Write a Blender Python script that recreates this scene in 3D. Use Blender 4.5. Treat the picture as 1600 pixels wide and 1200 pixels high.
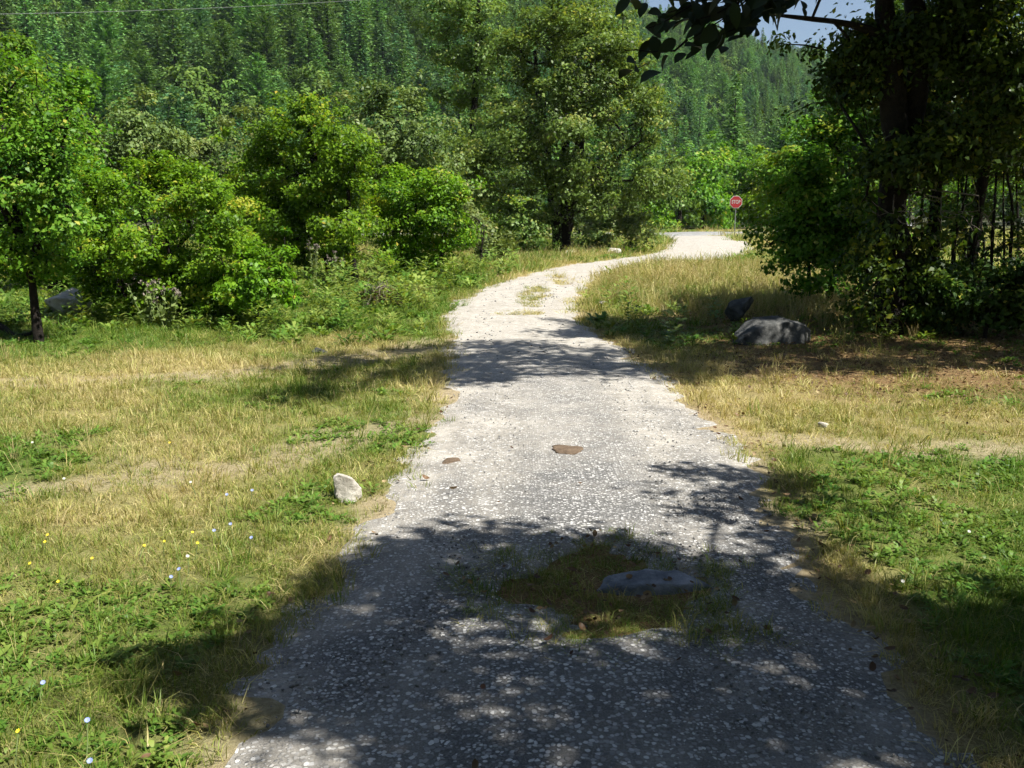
import bpy, math, random
import numpy as np
from mathutils import Vector

for o in list(bpy.data.objects):
    bpy.data.objects.remove(o)
sc = bpy.context.scene
COL = sc.collection
R = math.radians

# ------------------------------------------------------------------ camera
CAM_H = 1.65
PITCH = R(10.55)
F = 1450.0 / 1600.0                       # focal length over picture width
cam_d = bpy.data.cameras.new("camera")
cam = bpy.data.objects.new("camera", cam_d)
COL.objects.link(cam)
cam.location = (0, 0, CAM_H)
cam.rotation_euler = (R(90) - PITCH, 0, 0)
cam_d.sensor_width = 36.0
cam_d.lens = 36.0 * F
cam_d.clip_start = 0.05
cam_d.clip_end = 5000
sc.camera = cam

# ------------------------------------------------------------------ light
SUN_EL, SUN_AZ = R(55), R(-32)             # azimuth from +X towards +Y
SUN = np.array([math.cos(SUN_EL) * math.cos(SUN_AZ), math.cos(SUN_EL) * math.sin(SUN_AZ), math.sin(SUN_EL)])
world = bpy.data.worlds.new("World")
sc.world = world
world.use_nodes = True
wn = world.node_tree.nodes
wl = world.node_tree.links
sky = wn.new("ShaderNodeTexSky")
sky.sky_type = 'NISHITA'
sky.sun_disc = False
sky.sun_elevation = SUN_EL
sky.sun_rotation = math.atan2(SUN[0], SUN[1])
sky.altitude = 600
sky.dust_density = 1.5
bg = wn.get("Background") or wn.new("ShaderNodeBackground")
wl.new(sky.outputs[0], bg.inputs[0])
bg.inputs[1].default_value = 0.05
sun_d = bpy.data.lights.new("sun", 'SUN')
sun_d.energy = 5.0
sun_d.angle = R(0.53)
sun_d.color = (1.0, 0.96, 0.89)
sun_o = bpy.data.objects.new("sun", sun_d)
COL.objects.link(sun_o)
sun_o.location = (20, -6, 30)
sun_o.rotation_euler = Vector(SUN).to_track_quat('Z', 'Y').to_euler()
vs = sc.view_settings
vs.view_transform = 'Standard'
vs.look = 'None'
vs.exposure = 1.27
vs.gamma = 1.0
vs.use_curve_mapping = False
cy = sc.cycles
cy.max_bounces = 4
cy.diffuse_bounces = 2
cy.glossy_bounces = 2
cy.transmission_bounces = 3
cy.volume_bounces = 0
cy.transparent_max_bounces = 4
cy.sample_clamp_indirect = 4.0
cy.use_denoising = True
cy.adaptive_threshold = 0.03

# ------------------------------------------------------------------ helpers
rng = np.random.default_rng(7)


def at(u, v, Y):
    """world point at distance Y seen at photo position (u, v), used to measure sizes off the photo"""
    a = (600 - v) / 1450.0
    b = (u - 800) / 1450.0
    dy = math.cos(PITCH) + a * math.sin(PITCH)
    dz = -math.sin(PITCH) + a * math.cos(PITCH)
    t = Y / dy
    return np.array([b * t, Y, CAM_H + dz * t])


_LAT = np.random.default_rng(11).random((256, 256))


def vn(x, y, s=1.0, k=0):
    x = np.asarray(x, float) / s + 17.3 * k + 500.0
    y = np.asarray(y, float) / s + 9.7 * k + 500.0
    ix = np.floor(x).astype(int)
    iy = np.floor(y).astype(int)
    fx = x - ix
    fy = y - iy
    fx = fx * fx * (3 - 2 * fx)
    fy = fy * fy * (3 - 2 * fy)
    a = _LAT[ix & 255, iy & 255]
    b = _LAT[(ix + 1) & 255, iy & 255]
    c = _LAT[ix & 255, (iy + 1) & 255]
    d = _LAT[(ix + 1) & 255, (iy + 1) & 255]
    return (a * (1 - fx) + b * fx) * (1 - fy) + (c * (1 - fx) + d * fx) * fy


def fbm(x, y, s=1.0, k=0, o=3):
    t = 0.0
    w = 0.0
    for i in range(o):
        t = t + vn(x, y, s / 2 ** i, k + i * 3) * 0.5 ** i
        w += 0.5 ** i
    return t / w


def smooth(a, b, x):
    t = np.clip((np.asarray(x, float) - a) / (b - a), 0, 1)
    return t * t * (3 - 2 * t)


def unit(v):
    return v / (np.linalg.norm(v, axis=-1, keepdims=True) + 1e-9)


def mk(name, verts, faces, mat=None, parent=None, attrs=None, smooth_sh=False, link=True, mat_idx=None):
    """verts (n,3), faces (m,3|4) arrays or list of arrays -> one linked mesh object"""
    if not isinstance(faces, (list, tuple)):
        faces = [faces]
    faces = [np.asarray(f, np.int32) for f in faces if len(f)]
    me = bpy.data.meshes.new(name)
    verts = np.asarray(verts, np.float32)
    me.vertices.add(len(verts))
    me.vertices.foreach_set("co", verts.ravel())
    li = np.concatenate([f.ravel() for f in faces])
    ls, p = [], 0
    for f in faces:
        n, w = f.shape
        ls.append(np.arange(n) * w + p)
        p += n * w
    ls = np.concatenate(ls)
    me.loops.add(len(li))
    me.loops.foreach_set("vertex_index", li)
    me.polygons.add(len(ls))
    me.polygons.foreach_set("loop_start", ls.astype(np.int32))
    if smooth_sh:
        me.polygons.foreach_set("use_smooth", np.ones(len(ls), bool))
    for m in (mat if isinstance(mat, (list, tuple)) else [mat]):
        if m:
            me.materials.append(m)
    if mat_idx is not None:
        me.polygons.foreach_set("material_index", np.asarray(mat_idx, np.int32))
    me.update(calc_edges=True)
    for k, a in (attrs or {}).items():
        at_ = me.attributes.new(k, 'FLOAT', 'POINT')
        at_.data.foreach_set("value", np.asarray(a, np.float32))
    o = bpy.data.objects.new(name, me)
    if link:
        COL.objects.link(o)
    if parent:
        o.parent = parent
    return o


def tag(o, label=None, cat=None, group=None, kind=None):
    for k, v in (("label", label), ("category", cat), ("group", group), ("kind", kind)):
        if v:
            o[k] = v
    return o


def empty(name, loc, label, cat, group=None):
    o = bpy.data.objects.new(name, None)
    o.empty_display_size = 0.2
    o.location = loc
    COL.objects.link(o)
    return tag(o, label, cat, group)


class Geo:
    """collects quads and triangles with a tint per vertex"""
    def __init__(s):
        s.v, s.q, s.t, s.a, s.n = [], [], [], [], 0

    def add(s, v, q=None, t=None, tint=0.5):
        v = np.asarray(v, float)
        s.v.append(v)
        s.a.append(np.broadcast_to(np.asarray(tint, float), (len(v),)))
        if q is not None and len(q):
            s.q.append(np.asarray(q) + s.n)
        if t is not None and len(t):
            s.t.append(np.asarray(t) + s.n)
        s.n += len(v)

    def tube(s, pts, rad, k=6, tint=0.5, cap=True):
        pts = np.asarray(pts, float)
        rad = np.broadcast_to(np.asarray(rad, float), (len(pts),))
        d = unit(np.gradient(pts, axis=0))
        ref = np.array([0.31, 0.87, 0.38])
        a = unit(np.cross(d, ref))
        b = np.cross(d, a)
        th = np.arange(k) / k * 2 * np.pi
        v = pts[:, None] + rad[:, None, None] * (a[:, None] * np.cos(th)[None, :, None] + b[:, None] * np.sin(th)[None, :, None])
        v = v.reshape(-1, 3)
        i = np.arange(len(pts) - 1)[:, None] * k
        j = np.arange(k)[None]
        jn = (j + 1) % k
        q = np.stack([i + j, i + jn, i + k + jn, i + k + j], -1).reshape(-1, 4)
        s.add(v, q, None, tint)
        if cap:
            s.add(np.vstack([v[-k:], pts[-1:] + d[-1:] * rad[-1]]), None, [[c, (c + 1) % k, k] for c in range(k)], tint)

    def build(s, name, mat, parent=None, smooth_sh=False, link=True):
        f = []
        if s.q:
            f.append(np.concatenate(s.q))
        if s.t:
            f.append(np.concatenate(s.t))
        v = np.concatenate(s.v)
        if parent is not None:
            v = v - np.array(parent.location)
        return mk(name, v, f, mat, parent, {"tint": np.concatenate(s.a)}, smooth_sh, link)


def leaf_geo(g, c, nrm, length, width, tint, fold=0.18, seed=0):
    """a folded pointed leaf for every centre c, facing nrm"""
    r = np.random.default_rng(seed + 5)
    n = len(c)
    nrm = unit(nrm)
    rd = unit(r.normal(size=(n, 3)) + np.array([0, 0, -0.3]))
    d = unit(rd - nrm * np.sum(rd * nrm, 1, keepdims=True))
    s = np.cross(nrm, d)
    L = np.broadcast_to(length, (n,))[:, None]
    W = np.broadcast_to(width, (n,))[:, None]
    v = np.stack([c - d * L * 0.5, c + s * W * 0.5 + nrm * W * fold - d * L * 0.06, c + d * L * 0.5 - nrm * L * 0.1,
                  c - s * W * 0.5 + nrm * W * fold - d * L * 0.06], 1).reshape(-1, 3)
    q = np.arange(n * 4).reshape(-1, 4)
    g.add(v, q, None, np.repeat(np.broadcast_to(tint, (n,)), 4))


# ------------------------------------------------------------------ materials
def nt(name):
    m = bpy.data.materials.new(name)
    m.use_nodes = True
    t = m.node_tree
    for n in list(t.nodes):
        t.nodes.remove(n)
    out = t.nodes.new("ShaderNodeOutputMaterial")
    return m, t, out


def N(t, typ, **kw):
    n = t.nodes.new(typ)
    for k, v in kw.items():
        if k.startswith("i_"):
            n.inputs[k[2:]].default_value = v
        elif k.startswith("j") and k[1:].isdigit():
            n.inputs[int(k[1:])].default_value = v
        else:
            setattr(n, k, v)
    return n


def ramp(t, stops, interp='LINEAR'):
    n = t.nodes.new("ShaderNodeValToRGB")
    n.color_ramp.interpolation = interp
    e = n.color_ramp.elements
    while len(e) > 1:
        e.remove(e[-1])
    for i, (p, c) in enumerate(stops):
        x = e[0] if i == 0 else e.new(p)
        x.position = p
        x.color = (c[0], c[1], c[2], 1)
    return n


def mixc(t, fac, a, b, mode='MIX'):
    n = t.nodes.new("ShaderNodeMix")
    n.data_type = 'RGBA'
    n.blend_type = mode
    for sock, val in ((n.inputs[0], fac), (n.inputs[6], a), (n.inputs[7], b)):
        if isinstance(val, bpy.types.NodeSocket):
            t.links.new(val, sock)
        elif isinstance(val, (int, float)):
            sock.default_value = val
        else:
            sock.default_value = (val[0], val[1], val[2], 1)
    return n.outputs[2]


def math_n(t, op, a, b=None, clamp=False):
    n = t.nodes.new("ShaderNodeMath")
    n.operation = op
    n.use_clamp = clamp
    for i, v in enumerate((a, b)):
        if v is None:
            continue
        if isinstance(v, bpy.types.NodeSocket):
            t.links.new(v, n.inputs[i])
        else:
            n.inputs[i].default_value = v
    return n.outputs[0]


def leaf_mat(name, stops, trans=0.35, instancer=False, vary=0.25, rough=0.45, tcol=(1.25, 1.2, 0.5), spec=.18):
    m, t, out = nt(name)
    a = N(t, "ShaderNodeAttribute", attribute_name="tint")
    col = ramp(t, stops)
    oi = N(t, "ShaderNodeObjectInfo")
    fac = a.outputs["Fac"]
    if instancer:
        ai = N(t, "ShaderNodeAttribute", attribute_name="itint", attribute_type='INSTANCER')
        fac = math_n(t, 'ADD', math_n(t, 'MULTIPLY', fac, 0.45), math_n(t, 'MULTIPLY', ai.outputs["Fac"], 0.75), True)
    t.links.new(fac, col.inputs[0])
    v = math_n(t, 'ADD', math_n(t, 'MULTIPLY', oi.outputs["Random"], vary * 2), 1 - vary)
    c = mixc(t, 1.0, col.outputs[0], (1, 1, 1), 'MULTIPLY')
    hs = N(t, "ShaderNodeHueSaturation")
    t.links.new(c, hs.inputs["Color"])
    t.links.new(v, hs.inputs["Value"])
    t.links.new(math_n(t, 'ADD', math_n(t, 'MULTIPLY', oi.outputs["Random"], 0.03), 0.485), hs.inputs["Hue"])
    p = N(t, "ShaderNodeBsdfPrincipled", i_Roughness=rough)
    p.inputs["Specular IOR Level"].default_value = spec
    t.links.new(hs.outputs[0], p.inputs["Base Color"])
    tr = N(t, "ShaderNodeBsdfTranslucent")
    t.links.new(mixc(t, 1.0, hs.outputs[0], tcol, 'MULTIPLY'), tr.inputs["Color"])
    ms = N(t, "ShaderNodeMixShader", j0=trans)
    t.links.new(p.outputs[0], ms.inputs[1])
    t.links.new(tr.outputs[0], ms.inputs[2])
    t.links.new(ms.outputs[0], out.inputs[0])
    return m


def solid_mat(name, stops, scale=6.0, rough=0.85, bump=0.4, bscale=None, detail=6, spec=0.2, use_tint=False):
    m, t, out = nt(name)
    tc = N(t, "ShaderNodeTexCoord")
    no = N(t, "ShaderNodeTexNoise", i_Scale=scale, i_Detail=detail, i_Roughness=0.65)
    t.links.new(tc.outputs["Object"], no.inputs["Vector"])
    col = ramp(t, stops)
    fac = no.outputs["Fac"]
    if use_tint:
        ai = N(t, "ShaderNodeAttribute", attribute_name="itint", attribute_type='INSTANCER')
        fac = math_n(t, 'ADD', math_n(t, 'MULTIPLY', fac, 0.4), math_n(t, 'MULTIPLY', ai.outputs["Fac"], 0.7), True)
    t.links.new(fac, col.inputs[0])
    p = N(t, "ShaderNodeBsdfPrincipled", i_Roughness=rough)
    p.inputs["Specular IOR Level"].default_value = spec
    t.links.new(col.outputs[0], p.inputs["Base Color"])
    nb = N(t, "ShaderNodeTexNoise", i_Scale=bscale or scale * 3, i_Detail=8, i_Roughness=0.7)
    t.links.new(tc.outputs["Object"], nb.inputs["Vector"])
    b = N(t, "ShaderNodeBump", i_Strength=bump, i_Distance=0.02)
    t.links.new(nb.outputs["Fac"], b.inputs["Height"])
    t.links.new(b.outputs[0], p.inputs["Normal"])
    t.links.new(p.outputs[0], out.inputs[0])
    return m


def flat_mat(name, col, rough=0.5, metal=0.0):
    m, t, out = nt(name)
    tc = N(t, "ShaderNodeTexCoord")
    no = N(t, "ShaderNodeTexNoise", i_Scale=9.0, i_Detail=4)
    t.links.new(tc.outputs["Object"], no.inputs["Vector"])
    c = mixc(t, math_n(t, 'MULTIPLY', no.outputs["Fac"], 0.35), col, (col[0] * .6, col[1] * .6, col[2] * .6))
    p = N(t, "ShaderNodeBsdfPrincipled", i_Roughness=rough, i_Metallic=metal)
    t.links.new(c, p.inputs["Base Color"])
    t.links.new(p.outputs[0], out.inputs[0])
    return m


M = {}
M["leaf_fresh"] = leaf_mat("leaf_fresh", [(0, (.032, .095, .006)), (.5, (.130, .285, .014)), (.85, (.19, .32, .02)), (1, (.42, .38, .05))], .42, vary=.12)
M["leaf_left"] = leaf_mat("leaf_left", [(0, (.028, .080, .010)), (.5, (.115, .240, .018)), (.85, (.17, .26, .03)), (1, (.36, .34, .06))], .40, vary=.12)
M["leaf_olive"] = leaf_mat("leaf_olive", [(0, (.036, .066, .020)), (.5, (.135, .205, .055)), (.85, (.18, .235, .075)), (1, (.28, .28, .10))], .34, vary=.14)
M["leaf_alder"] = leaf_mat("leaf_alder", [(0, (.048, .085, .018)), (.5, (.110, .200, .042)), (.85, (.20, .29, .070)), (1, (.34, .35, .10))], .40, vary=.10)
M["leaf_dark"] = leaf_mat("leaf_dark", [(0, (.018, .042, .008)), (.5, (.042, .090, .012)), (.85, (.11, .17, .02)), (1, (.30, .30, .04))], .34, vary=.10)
M["leaf_hazel_backlit"] = leaf_mat("leaf_hazel_backlit", [(0, (.014, .022, .010)), (.6, (.022, .034, .012)), (1, (.05, .035, .02))], .10, vary=.05, rough=.7)  # near black colour paints in the backlit look of the hanging leaves
M["leaf_far"] = leaf_mat("leaf_far", [(0, (.040, .085, .020)), (.5, (.095, .175, .036)), (1, (.17, .25, .055))], .30, vary=.22, rough=.8, spec=.05)
M["needles"] = leaf_mat("needles", [(0, (.030, .080, .020)), (.5, (.082, .180, .046)), (1, (.175, .285, .085))], .22, vary=.25, rough=.9, spec=.03)
M["needles_blue"] = leaf_mat("needles_blue", [(0, (.024, .074, .032)), (.5, (.066, .168, .066)), (1, (.145, .255, .110))], .22, vary=.22, rough=.9, spec=.03)
M["grass"] = leaf_mat("grass", [(0, (.048, .110, .010)), (.3, (.100, .175, .020)), (.55, (.20, .225, .05)), (.8, (.34, .30, .11)), (1, (.46, .385, .19))], .32, True, vary=.15)
M["straw"] = leaf_mat("straw", [(0, (.20, .19, .06)), (.4, (.33, .28, .11)), (1, (.50, .42, .22))], .28, True, vary=.12)
M["weed"] = leaf_mat("weed", [(0, (.040, .100, .012)), (.5, (.105, .185, .028)), (1, (.23, .27, .06))], .34, True, vary=.18)
M["litter"] = leaf_mat("litter", [(0, (.04, .022, .012)), (.4, (.09, .052, .026)), (.8, (.19, .125, .062)), (1, (.33, .25, .14))], .2, True, vary=.2)
M["bark"] = solid_mat("bark", [(.3, (.006, .005, .004)), (.6, (.018, .014, .011)), (.8, (.042, .034, .028))], 14, .95, .9, 30)
M["bark_pale"] = solid_mat("bark_pale", [(.3, (.10, .085, .065)), (.7, (.24, .21, .17))], 20, .9, .6)
M["stone_grey"] = solid_mat("stone_grey", [(.30, (.018, .019, .018)), (.45, (.05, .052, .05)), (.60, (.10, .10, .094)), (.74, (.19, .19, .175))], 7, .92, .9, 18)
M["stone_white"] = solid_mat("stone_white", [(.28, (.10, .085, .065)), (.38, (.34, .315, .27)), (.6, (.46, .43, .38)), (.8, (.55, .53, .48))], 10, .92, .7, 30)
M["stone_blue"] = solid_mat("stone_blue", [(.3, (.06, .068, .08)), (.5, (.15, .165, .185)), (.7, (.27, .285, .31))], 9, .85, .8, 22)
M["pebble"] = solid_mat("pebble", [(.1, (.09, .09, .088)), (.5, (.19, .187, .18)), (.85, (.32, .315, .30)), (1, (.48, .46, .43))], 30, .85, .3, 60, use_tint=True)
M["clod"] = solid_mat("clod", [(.3, (.075, .050, .032)), (.6, (.145, .105, .070)), (.8, (.21, .16, .11))], 14, .95, .8, 40)
M["sign_red"] = flat_mat("sign_red", (.30, .014, .018), .5)
M["sign_white"] = flat_mat("sign_white", (.42, .38, .36), .5)
M["sign_post"] = flat_mat("sign_post", (.17, .18, .15), .6, .2)
M["cable"] = flat_mat("cable", (.13, .14, .14), .5)
M["petal_blue"] = flat_mat("petal_blue", (.22, .27, .55), .7)
M["petal_yellow"] = flat_mat("petal_yellow", (.80, .60, .02), .7)
M["petal_white"] = flat_mat("petal_white", (.48, .49, .42), .7)
M["stem"] = flat_mat("stem", (.14, .19, .06), .7)


# ------------------------------------------------------------------ terrain
TRACK_L = np.array([(-0.85, -8), (-0.82, 0), (-0.8, 2.54), (-0.9, 2.99), (-0.8, 3.62), (-0.74, 4.45), (-0.65, 5.73), (-0.58, 7.43),
                    (-0.64, 10.45), (-0.95, 16.19), (-0.15, 22.19), (1.33, 27.81), (3.58, 32.68), (6.22, 39.59), (8.6, 50), (9.6, 58.5), (9.4, 63.5)])
TRACK_R = np.array([(1.3, -8), (1.3, 0), (1.31, 2.54), (1.34, 2.99), (1.33, 3.69), (1.39, 4.45), (1.59, 5.88), (1.5, 8.23), (1.39, 10.45),
                    (0.99, 14.25), (1.24, 18.02), (2.35, 24.44), (4.3, 29.86), (8.2, 34.6), (11.6, 46), (13.2, 57.0), (15.4, 62.8)])


def catmull(P, n):
    P = np.vstack([2 * P[0] - P[1], P, 2 * P[-1] - P[-2]])
    out = []
    for i in range(1, len(P) - 2):
        t = np.linspace(0, 1, n, endpoint=False)[:, None]
        a, b, c, d = P[i - 1], P[i], P[i + 1], P[i + 2]
        out.append(0.5 * ((2 * b) + (c - a) * t + (2 * a - 5 * b + 4 * c - d) * t ** 2 + (3 * b - a - 3 * c + d) * t ** 3))
    out.append(P[-2][None])
    return np.concatenate(out)


def resample(P, step):
    d = np.r_[0, np.cumsum(np.linalg.norm(np.diff(P, axis=0), axis=1))]
    s = np.linspace(0, d[-1], int(d[-1] / step))
    return np.stack([np.interp(s, d, P[:, k]) for k in range(P.shape[1])], 1)


TL = catmull(TRACK_L, 24)
TR = catmull(TRACK_R, 24)
ROAD = resample(catmull(np.array([(-60, 60), (-20, 61.5), (4, 63.8), (14, 67.2), (24, 75), (36, 92), (48, 118), (60, 150)], float), 20), 1.0)
ROAD_W = 2.6


def track_s(x, y):
    """signed position across the track: |s|<1 inside"""
    x = np.asarray(x, float)
    y = np.asarray(y, float)
    P = np.stack([x.ravel(), y.ravel()], 1)
    res = np.full(len(P), 9.0)
    idx = np.where((P[:, 1] < 66) & (P[:, 1] > -9) & (np.abs(P[:, 0]) < 30))[0]
    E_ = np.vstack([resample(TL, .15), resample(TR, .15)])
    poly = np.vstack([TL[::6], TR[::-6]])
    for k in range(0, len(idx), 6000):
        ii = idx[k:k + 6000]
        px, py = P[ii, 0], P[ii, 1]
        d = np.sqrt(((px[:, None] - E_[None, :, 0]) ** 2 + (py[:, None] - E_[None, :, 1]) ** 2).min(1))
        ins = np.zeros(len(ii), bool)
        for (ax, ay), (bx, by) in zip(poly, np.roll(poly, -1, axis=0)):
            if ay == by:
                continue
            ins ^= ((ay > py) != (by > py)) & (px < (bx - ax) * (py - ay) / (by - ay) + ax)
        res[ii] = 1 + np.where(ins, -d, d) / 1.05
    return np.maximum(res, 0).reshape(x.shape)


def seg_d(x, y, pts):
    x = np.asarray(x, float)
    y = np.asarray(y, float)
    best = np.full(x.shape, 1e9)
    for (a, b) in zip(pts[:-1], pts[1:]):
        ax, ay = a
        bx, by = b
        t = np.clip(((x - ax) * (bx - ax) + (y - ay) * (by - ay)) / ((bx - ax) ** 2 + (by - ay) ** 2), 0, 1)
        best = np.minimum(best, np.hypot(x - ax - t * (bx - ax), y - ay - t * (by - ay)))
    return best


def patch_e(x, y):
    """grass island in the track: <1 inside"""
    x = np.asarray(x, float)
    y = np.asarray(y, float)
    e1 = np.hypot((x - 0.40) / 0.50, (y - 3.84) / 0.47)
    return e1 + (fbm(x, y, .28, 4) - .5) * 1.1


def strip_e(x, y):
    a = np.hypot((x - 0.45 - (y - 18.4) * .07) / 0.30, (y - 18.4) / 2.3)
    b = np.hypot((x - 0.10) / 0.50, (y - 14.9) / 0.35)
    c = np.hypot((x - 1.15) / 0.25, (y - 22.5) / 1.6)
    return np.minimum(np.minimum(a, b), c) + (fbm(x, y, .5, 14) - .5) * .8


def hills(x, y):
    foot = 120 + np.clip(x + 45, 0, 400) * 1.05
    a = np.clip(y - foot, 0, None)
    A = 170 * (1 - np.exp(-a * 0.47 / 170)) * (0.92 + 0.16 * fbm(x, y, 90, 2))
    b = np.clip(y - 235 - 0.10 * np.abs(x - 80), 0, None)
    ridge = 92 + 26 * (fbm(x, y * 0, 140, 6, 2) - .5) - 0.02 * np.clip(x - 150, 0, 400)
    B = ridge * smooth(0, 400, b) * (0.95 + 0.1 * fbm(x, y, 60, 5))
    return np.maximum(A, B)


def T(x, y):
    x = np.asarray(x, float)
    y = np.asarray(y, float)
    d = np.hypot(x, y)
    z = (fbm(x, y, 2.2, 1) - .5) * 0.07 * smooth(0.5, 4, np.abs(x - .3) + np.clip(y - 20, 0, 99)) + (fbm(x, y, 14, 8) - .5) * 0.3 * smooth(15, 45, d)
    z = z + 0.10 * smooth(1.6, 4.5, x) * smooth(10, 14, y) * (1 - smooth(24, 30, y))
    return z + hills(x, y)


def Tz(x, y):
    return float(T(np.array([x]), np.array([y]))[0])


BARE_R = [(1.5, 6.75), (2.4, 6.45), (3.6, 6.35), (6, 6.4), (9, 6.9)]
BARE_L = [(-7, 4.6), (-3.05, 5.35), (-1.72, 6.04), (-0.75, 7.3)]
BARE_L2 = [(-9, 8.7), (-5, 8.9), (-3.2, 9.2), (-1.6, 10.6), (-.6, 12.5)]
SIDE = [(5.5, 31.4), (9, 32.0), (14, 32.8), (22, 33)]


def maps(x, y):
    """dryness, bareness and leaf litter of the ground"""
    s = track_s(x, y)
    dry = 0.29 + 1.5 * (fbm(x, y, 1.6, 21) - .5) + 0.35 * (fbm(x, y, .4, 22) - .5)
    left = smooth(-.2, -1, x)
    dry = dry + 0.14 * left * smooth(4.2, 6.5, y) * (1 - smooth(10.5, 12.5, y)) - .16 * left * (1 - smooth(3.4, 5, y))
    dry = dry + .36 * smooth(.3, 1.5, x) * smooth(6.0, 6.8, y) * (1 - smooth(9.5, 12, y)) - .28 * smooth(1.2, 1.8, x) * (1 - smooth(6.0, 6.5, y))
    dry = dry - .25 * left * smooth(11.5, 13, y) * (1 - smooth(20, 30, y)) + .2 * smooth(1, 2, x) * smooth(16, 20, y)
    dry = dry + .45 * (1 - smooth(1.05, 1.5, s)) * (y < 30)
    jit = (fbm(x, y, .6, 31) - .5) * .5
    bare = np.maximum.reduce([.7 * (1 - smooth(.04, .40, seg_d(x, y, BARE_R) + jit * 1.2)), .6 * (1 - smooth(.05, .40, seg_d(x, y, BARE_L) + jit * 1.3)),
                              .6 * (1 - smooth(.1, .5, seg_d(x, y, BARE_L2) + jit * 1.3)), (1 - smooth(.3, .9, seg_d(x, y, SIDE) + jit))])
    bare = np.maximum(bare, (1 - smooth(.98, 1.16, s + (fbm(x, y, .4, 33) - .5) * .45)) * .85)
    lit = smooth(1.4, 3, x) * smooth(7.5, 9.5, y) * (1 - smooth(15, 18, y)) * .9 + smooth(2, 4, x) * smooth(6.5, 8, y) * .35 * (y < 12)
    lit = (lit + .30 * (1 - smooth(1.0, 1.5, s)) * (x > 0) * (y < 12)) * smooth(.88, 1.02, s + (fbm(x, y, .4, 34) - .5) * .3)
    isl = patch_e(x, y) < 1.15
    lit = np.where(isl, 1.0, lit)
    bare = np.where(isl, 0, bare)
    return np.clip(dry, 0, 1), np.clip(bare, 0, 1), np.clip(lit, 0, 1), s


def axis_lines(a, fine0, fine1, b, step, grow=1.13):
    mid = list(np.arange(fine0, fine1 + 1e-6, step))
    up, s, p = [], step, fine1
    while p < b:
        s *= grow
        p += s
        up.append(min(p, b))
    dn, s, p = [], step, fine0
    while p > a:
        s *= grow
        p -= s
        dn.append(max(p, a))
    return np.array(dn[::-1] + mid + up)


def grid_mesh(name, xs, ys, mat, zoff=0.0, maps_on=False):
    X, Y = np.meshgrid(xs, ys)
    Z = T(X, Y) + zoff
    nx, ny = len(xs), len(ys)
    i = np.arange(ny - 1)[:, None] * nx
    j = np.arange(nx - 1)[None]
    q = np.stack([i + j, i + j + 1, i + nx + j + 1, i + nx + j], -1).reshape(-1, 4)
    at_ = None
    if maps_on:
        d, b, l, s = maps(X.ravel(), Y.ravel())
        at_ = {"dry": d, "bare": b, "litter": l}
    return mk(name, np.stack([X, Y, Z], -1).reshape(-1, 3), q, mat, None, at_, True)


def ground_mat():
    m, t, out = nt("ground_soil")
    geo = N(t, "ShaderNodeNewGeometry")
    A = {k: N(t, "ShaderNodeAttribute", attribute_name=k).outputs["Fac"] for k in ("dry", "bare", "litter")}
    n1 = N(t, "ShaderNodeTexNoise", i_Scale=22.0, i_Detail=8, i_Roughness=.7)
    n2 = N(t, "ShaderNodeTexNoise", i_Scale=3.0, i_Detail=6, i_Roughness=.65)
    n3 = N(t, "ShaderNodeTexNoise", i_Scale=90.0, i_Detail=5, i_Roughness=.7)
    for n in (n1, n2, n3):
        t.links.new(geo.outputs["Position"], n.inputs["Vector"])
    green = ramp(t, [(.3, (.045, .075, .012)), (.55, (.095, .130, .028)), (.75, (.16, .165, .05))])
    straw = ramp(t, [(.3, (.14, .11, .045)), (.5, (.27, .22, .10)), (.7, (.40, .33, .17))])
    soil = ramp(t, [(.3, (.17, .13, .075)), (.5, (.31, .25, .16)), (.7, (.43, .37, .25))])
    litt = ramp(t, [(.35, (.055, .030, .016)), (.5, (.15, .085, .04)), (.7, (.29, .18, .085))])
    for r_, n in ((green, n1), (straw, n3), (soil, n1), (litt, n3)):
        t.links.new(n.outputs["Fac"], r_.inputs[0])
    c = mixc(t, math_n(t, 'ADD', A["dry"], math_n(t, 'MULTIPLY', math_n(t, 'SUBTRACT', n2.outputs["Fac"], .5), .8), True), green.outputs[0], straw.outputs[0])
    c = mixc(t, math_n(t, 'MULTIPLY', A["litter"], math_n(t, 'MULTIPLY', n1.outputs["Fac"], 1.6), True), c, litt.outputs[0])
    c = mixc(t, A["bare"], c, soil.outputs[0])
    p = N(t, "ShaderNodeBsdfPrincipled", i_Roughness=.95)
    p.inputs["Specular IOR Level"].default_value = .1
    t.links.new(c, p.inputs["Base Color"])
    b = N(t, "ShaderNodeBump", i_Strength=.8, i_Distance=.03)
    t.links.new(math_n(t, 'ADD', n1.outputs["Fac"], math_n(t, 'MULTIPLY', n3.outputs["Fac"], .5)), b.inputs["Height"])
    t.links.new(b.outputs[0], p.inputs["Normal"])
    t.links.new(p.outputs[0], out.inputs[0])
    return m


M["ground"] = ground_mat()
M["forest_floor"] = solid_mat("forest_floor", [(.3, (.025, .032, .014)), (.6, (.06, .065, .03)), (.8, (.10, .09, .05))], .3, .95, .5)


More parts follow.
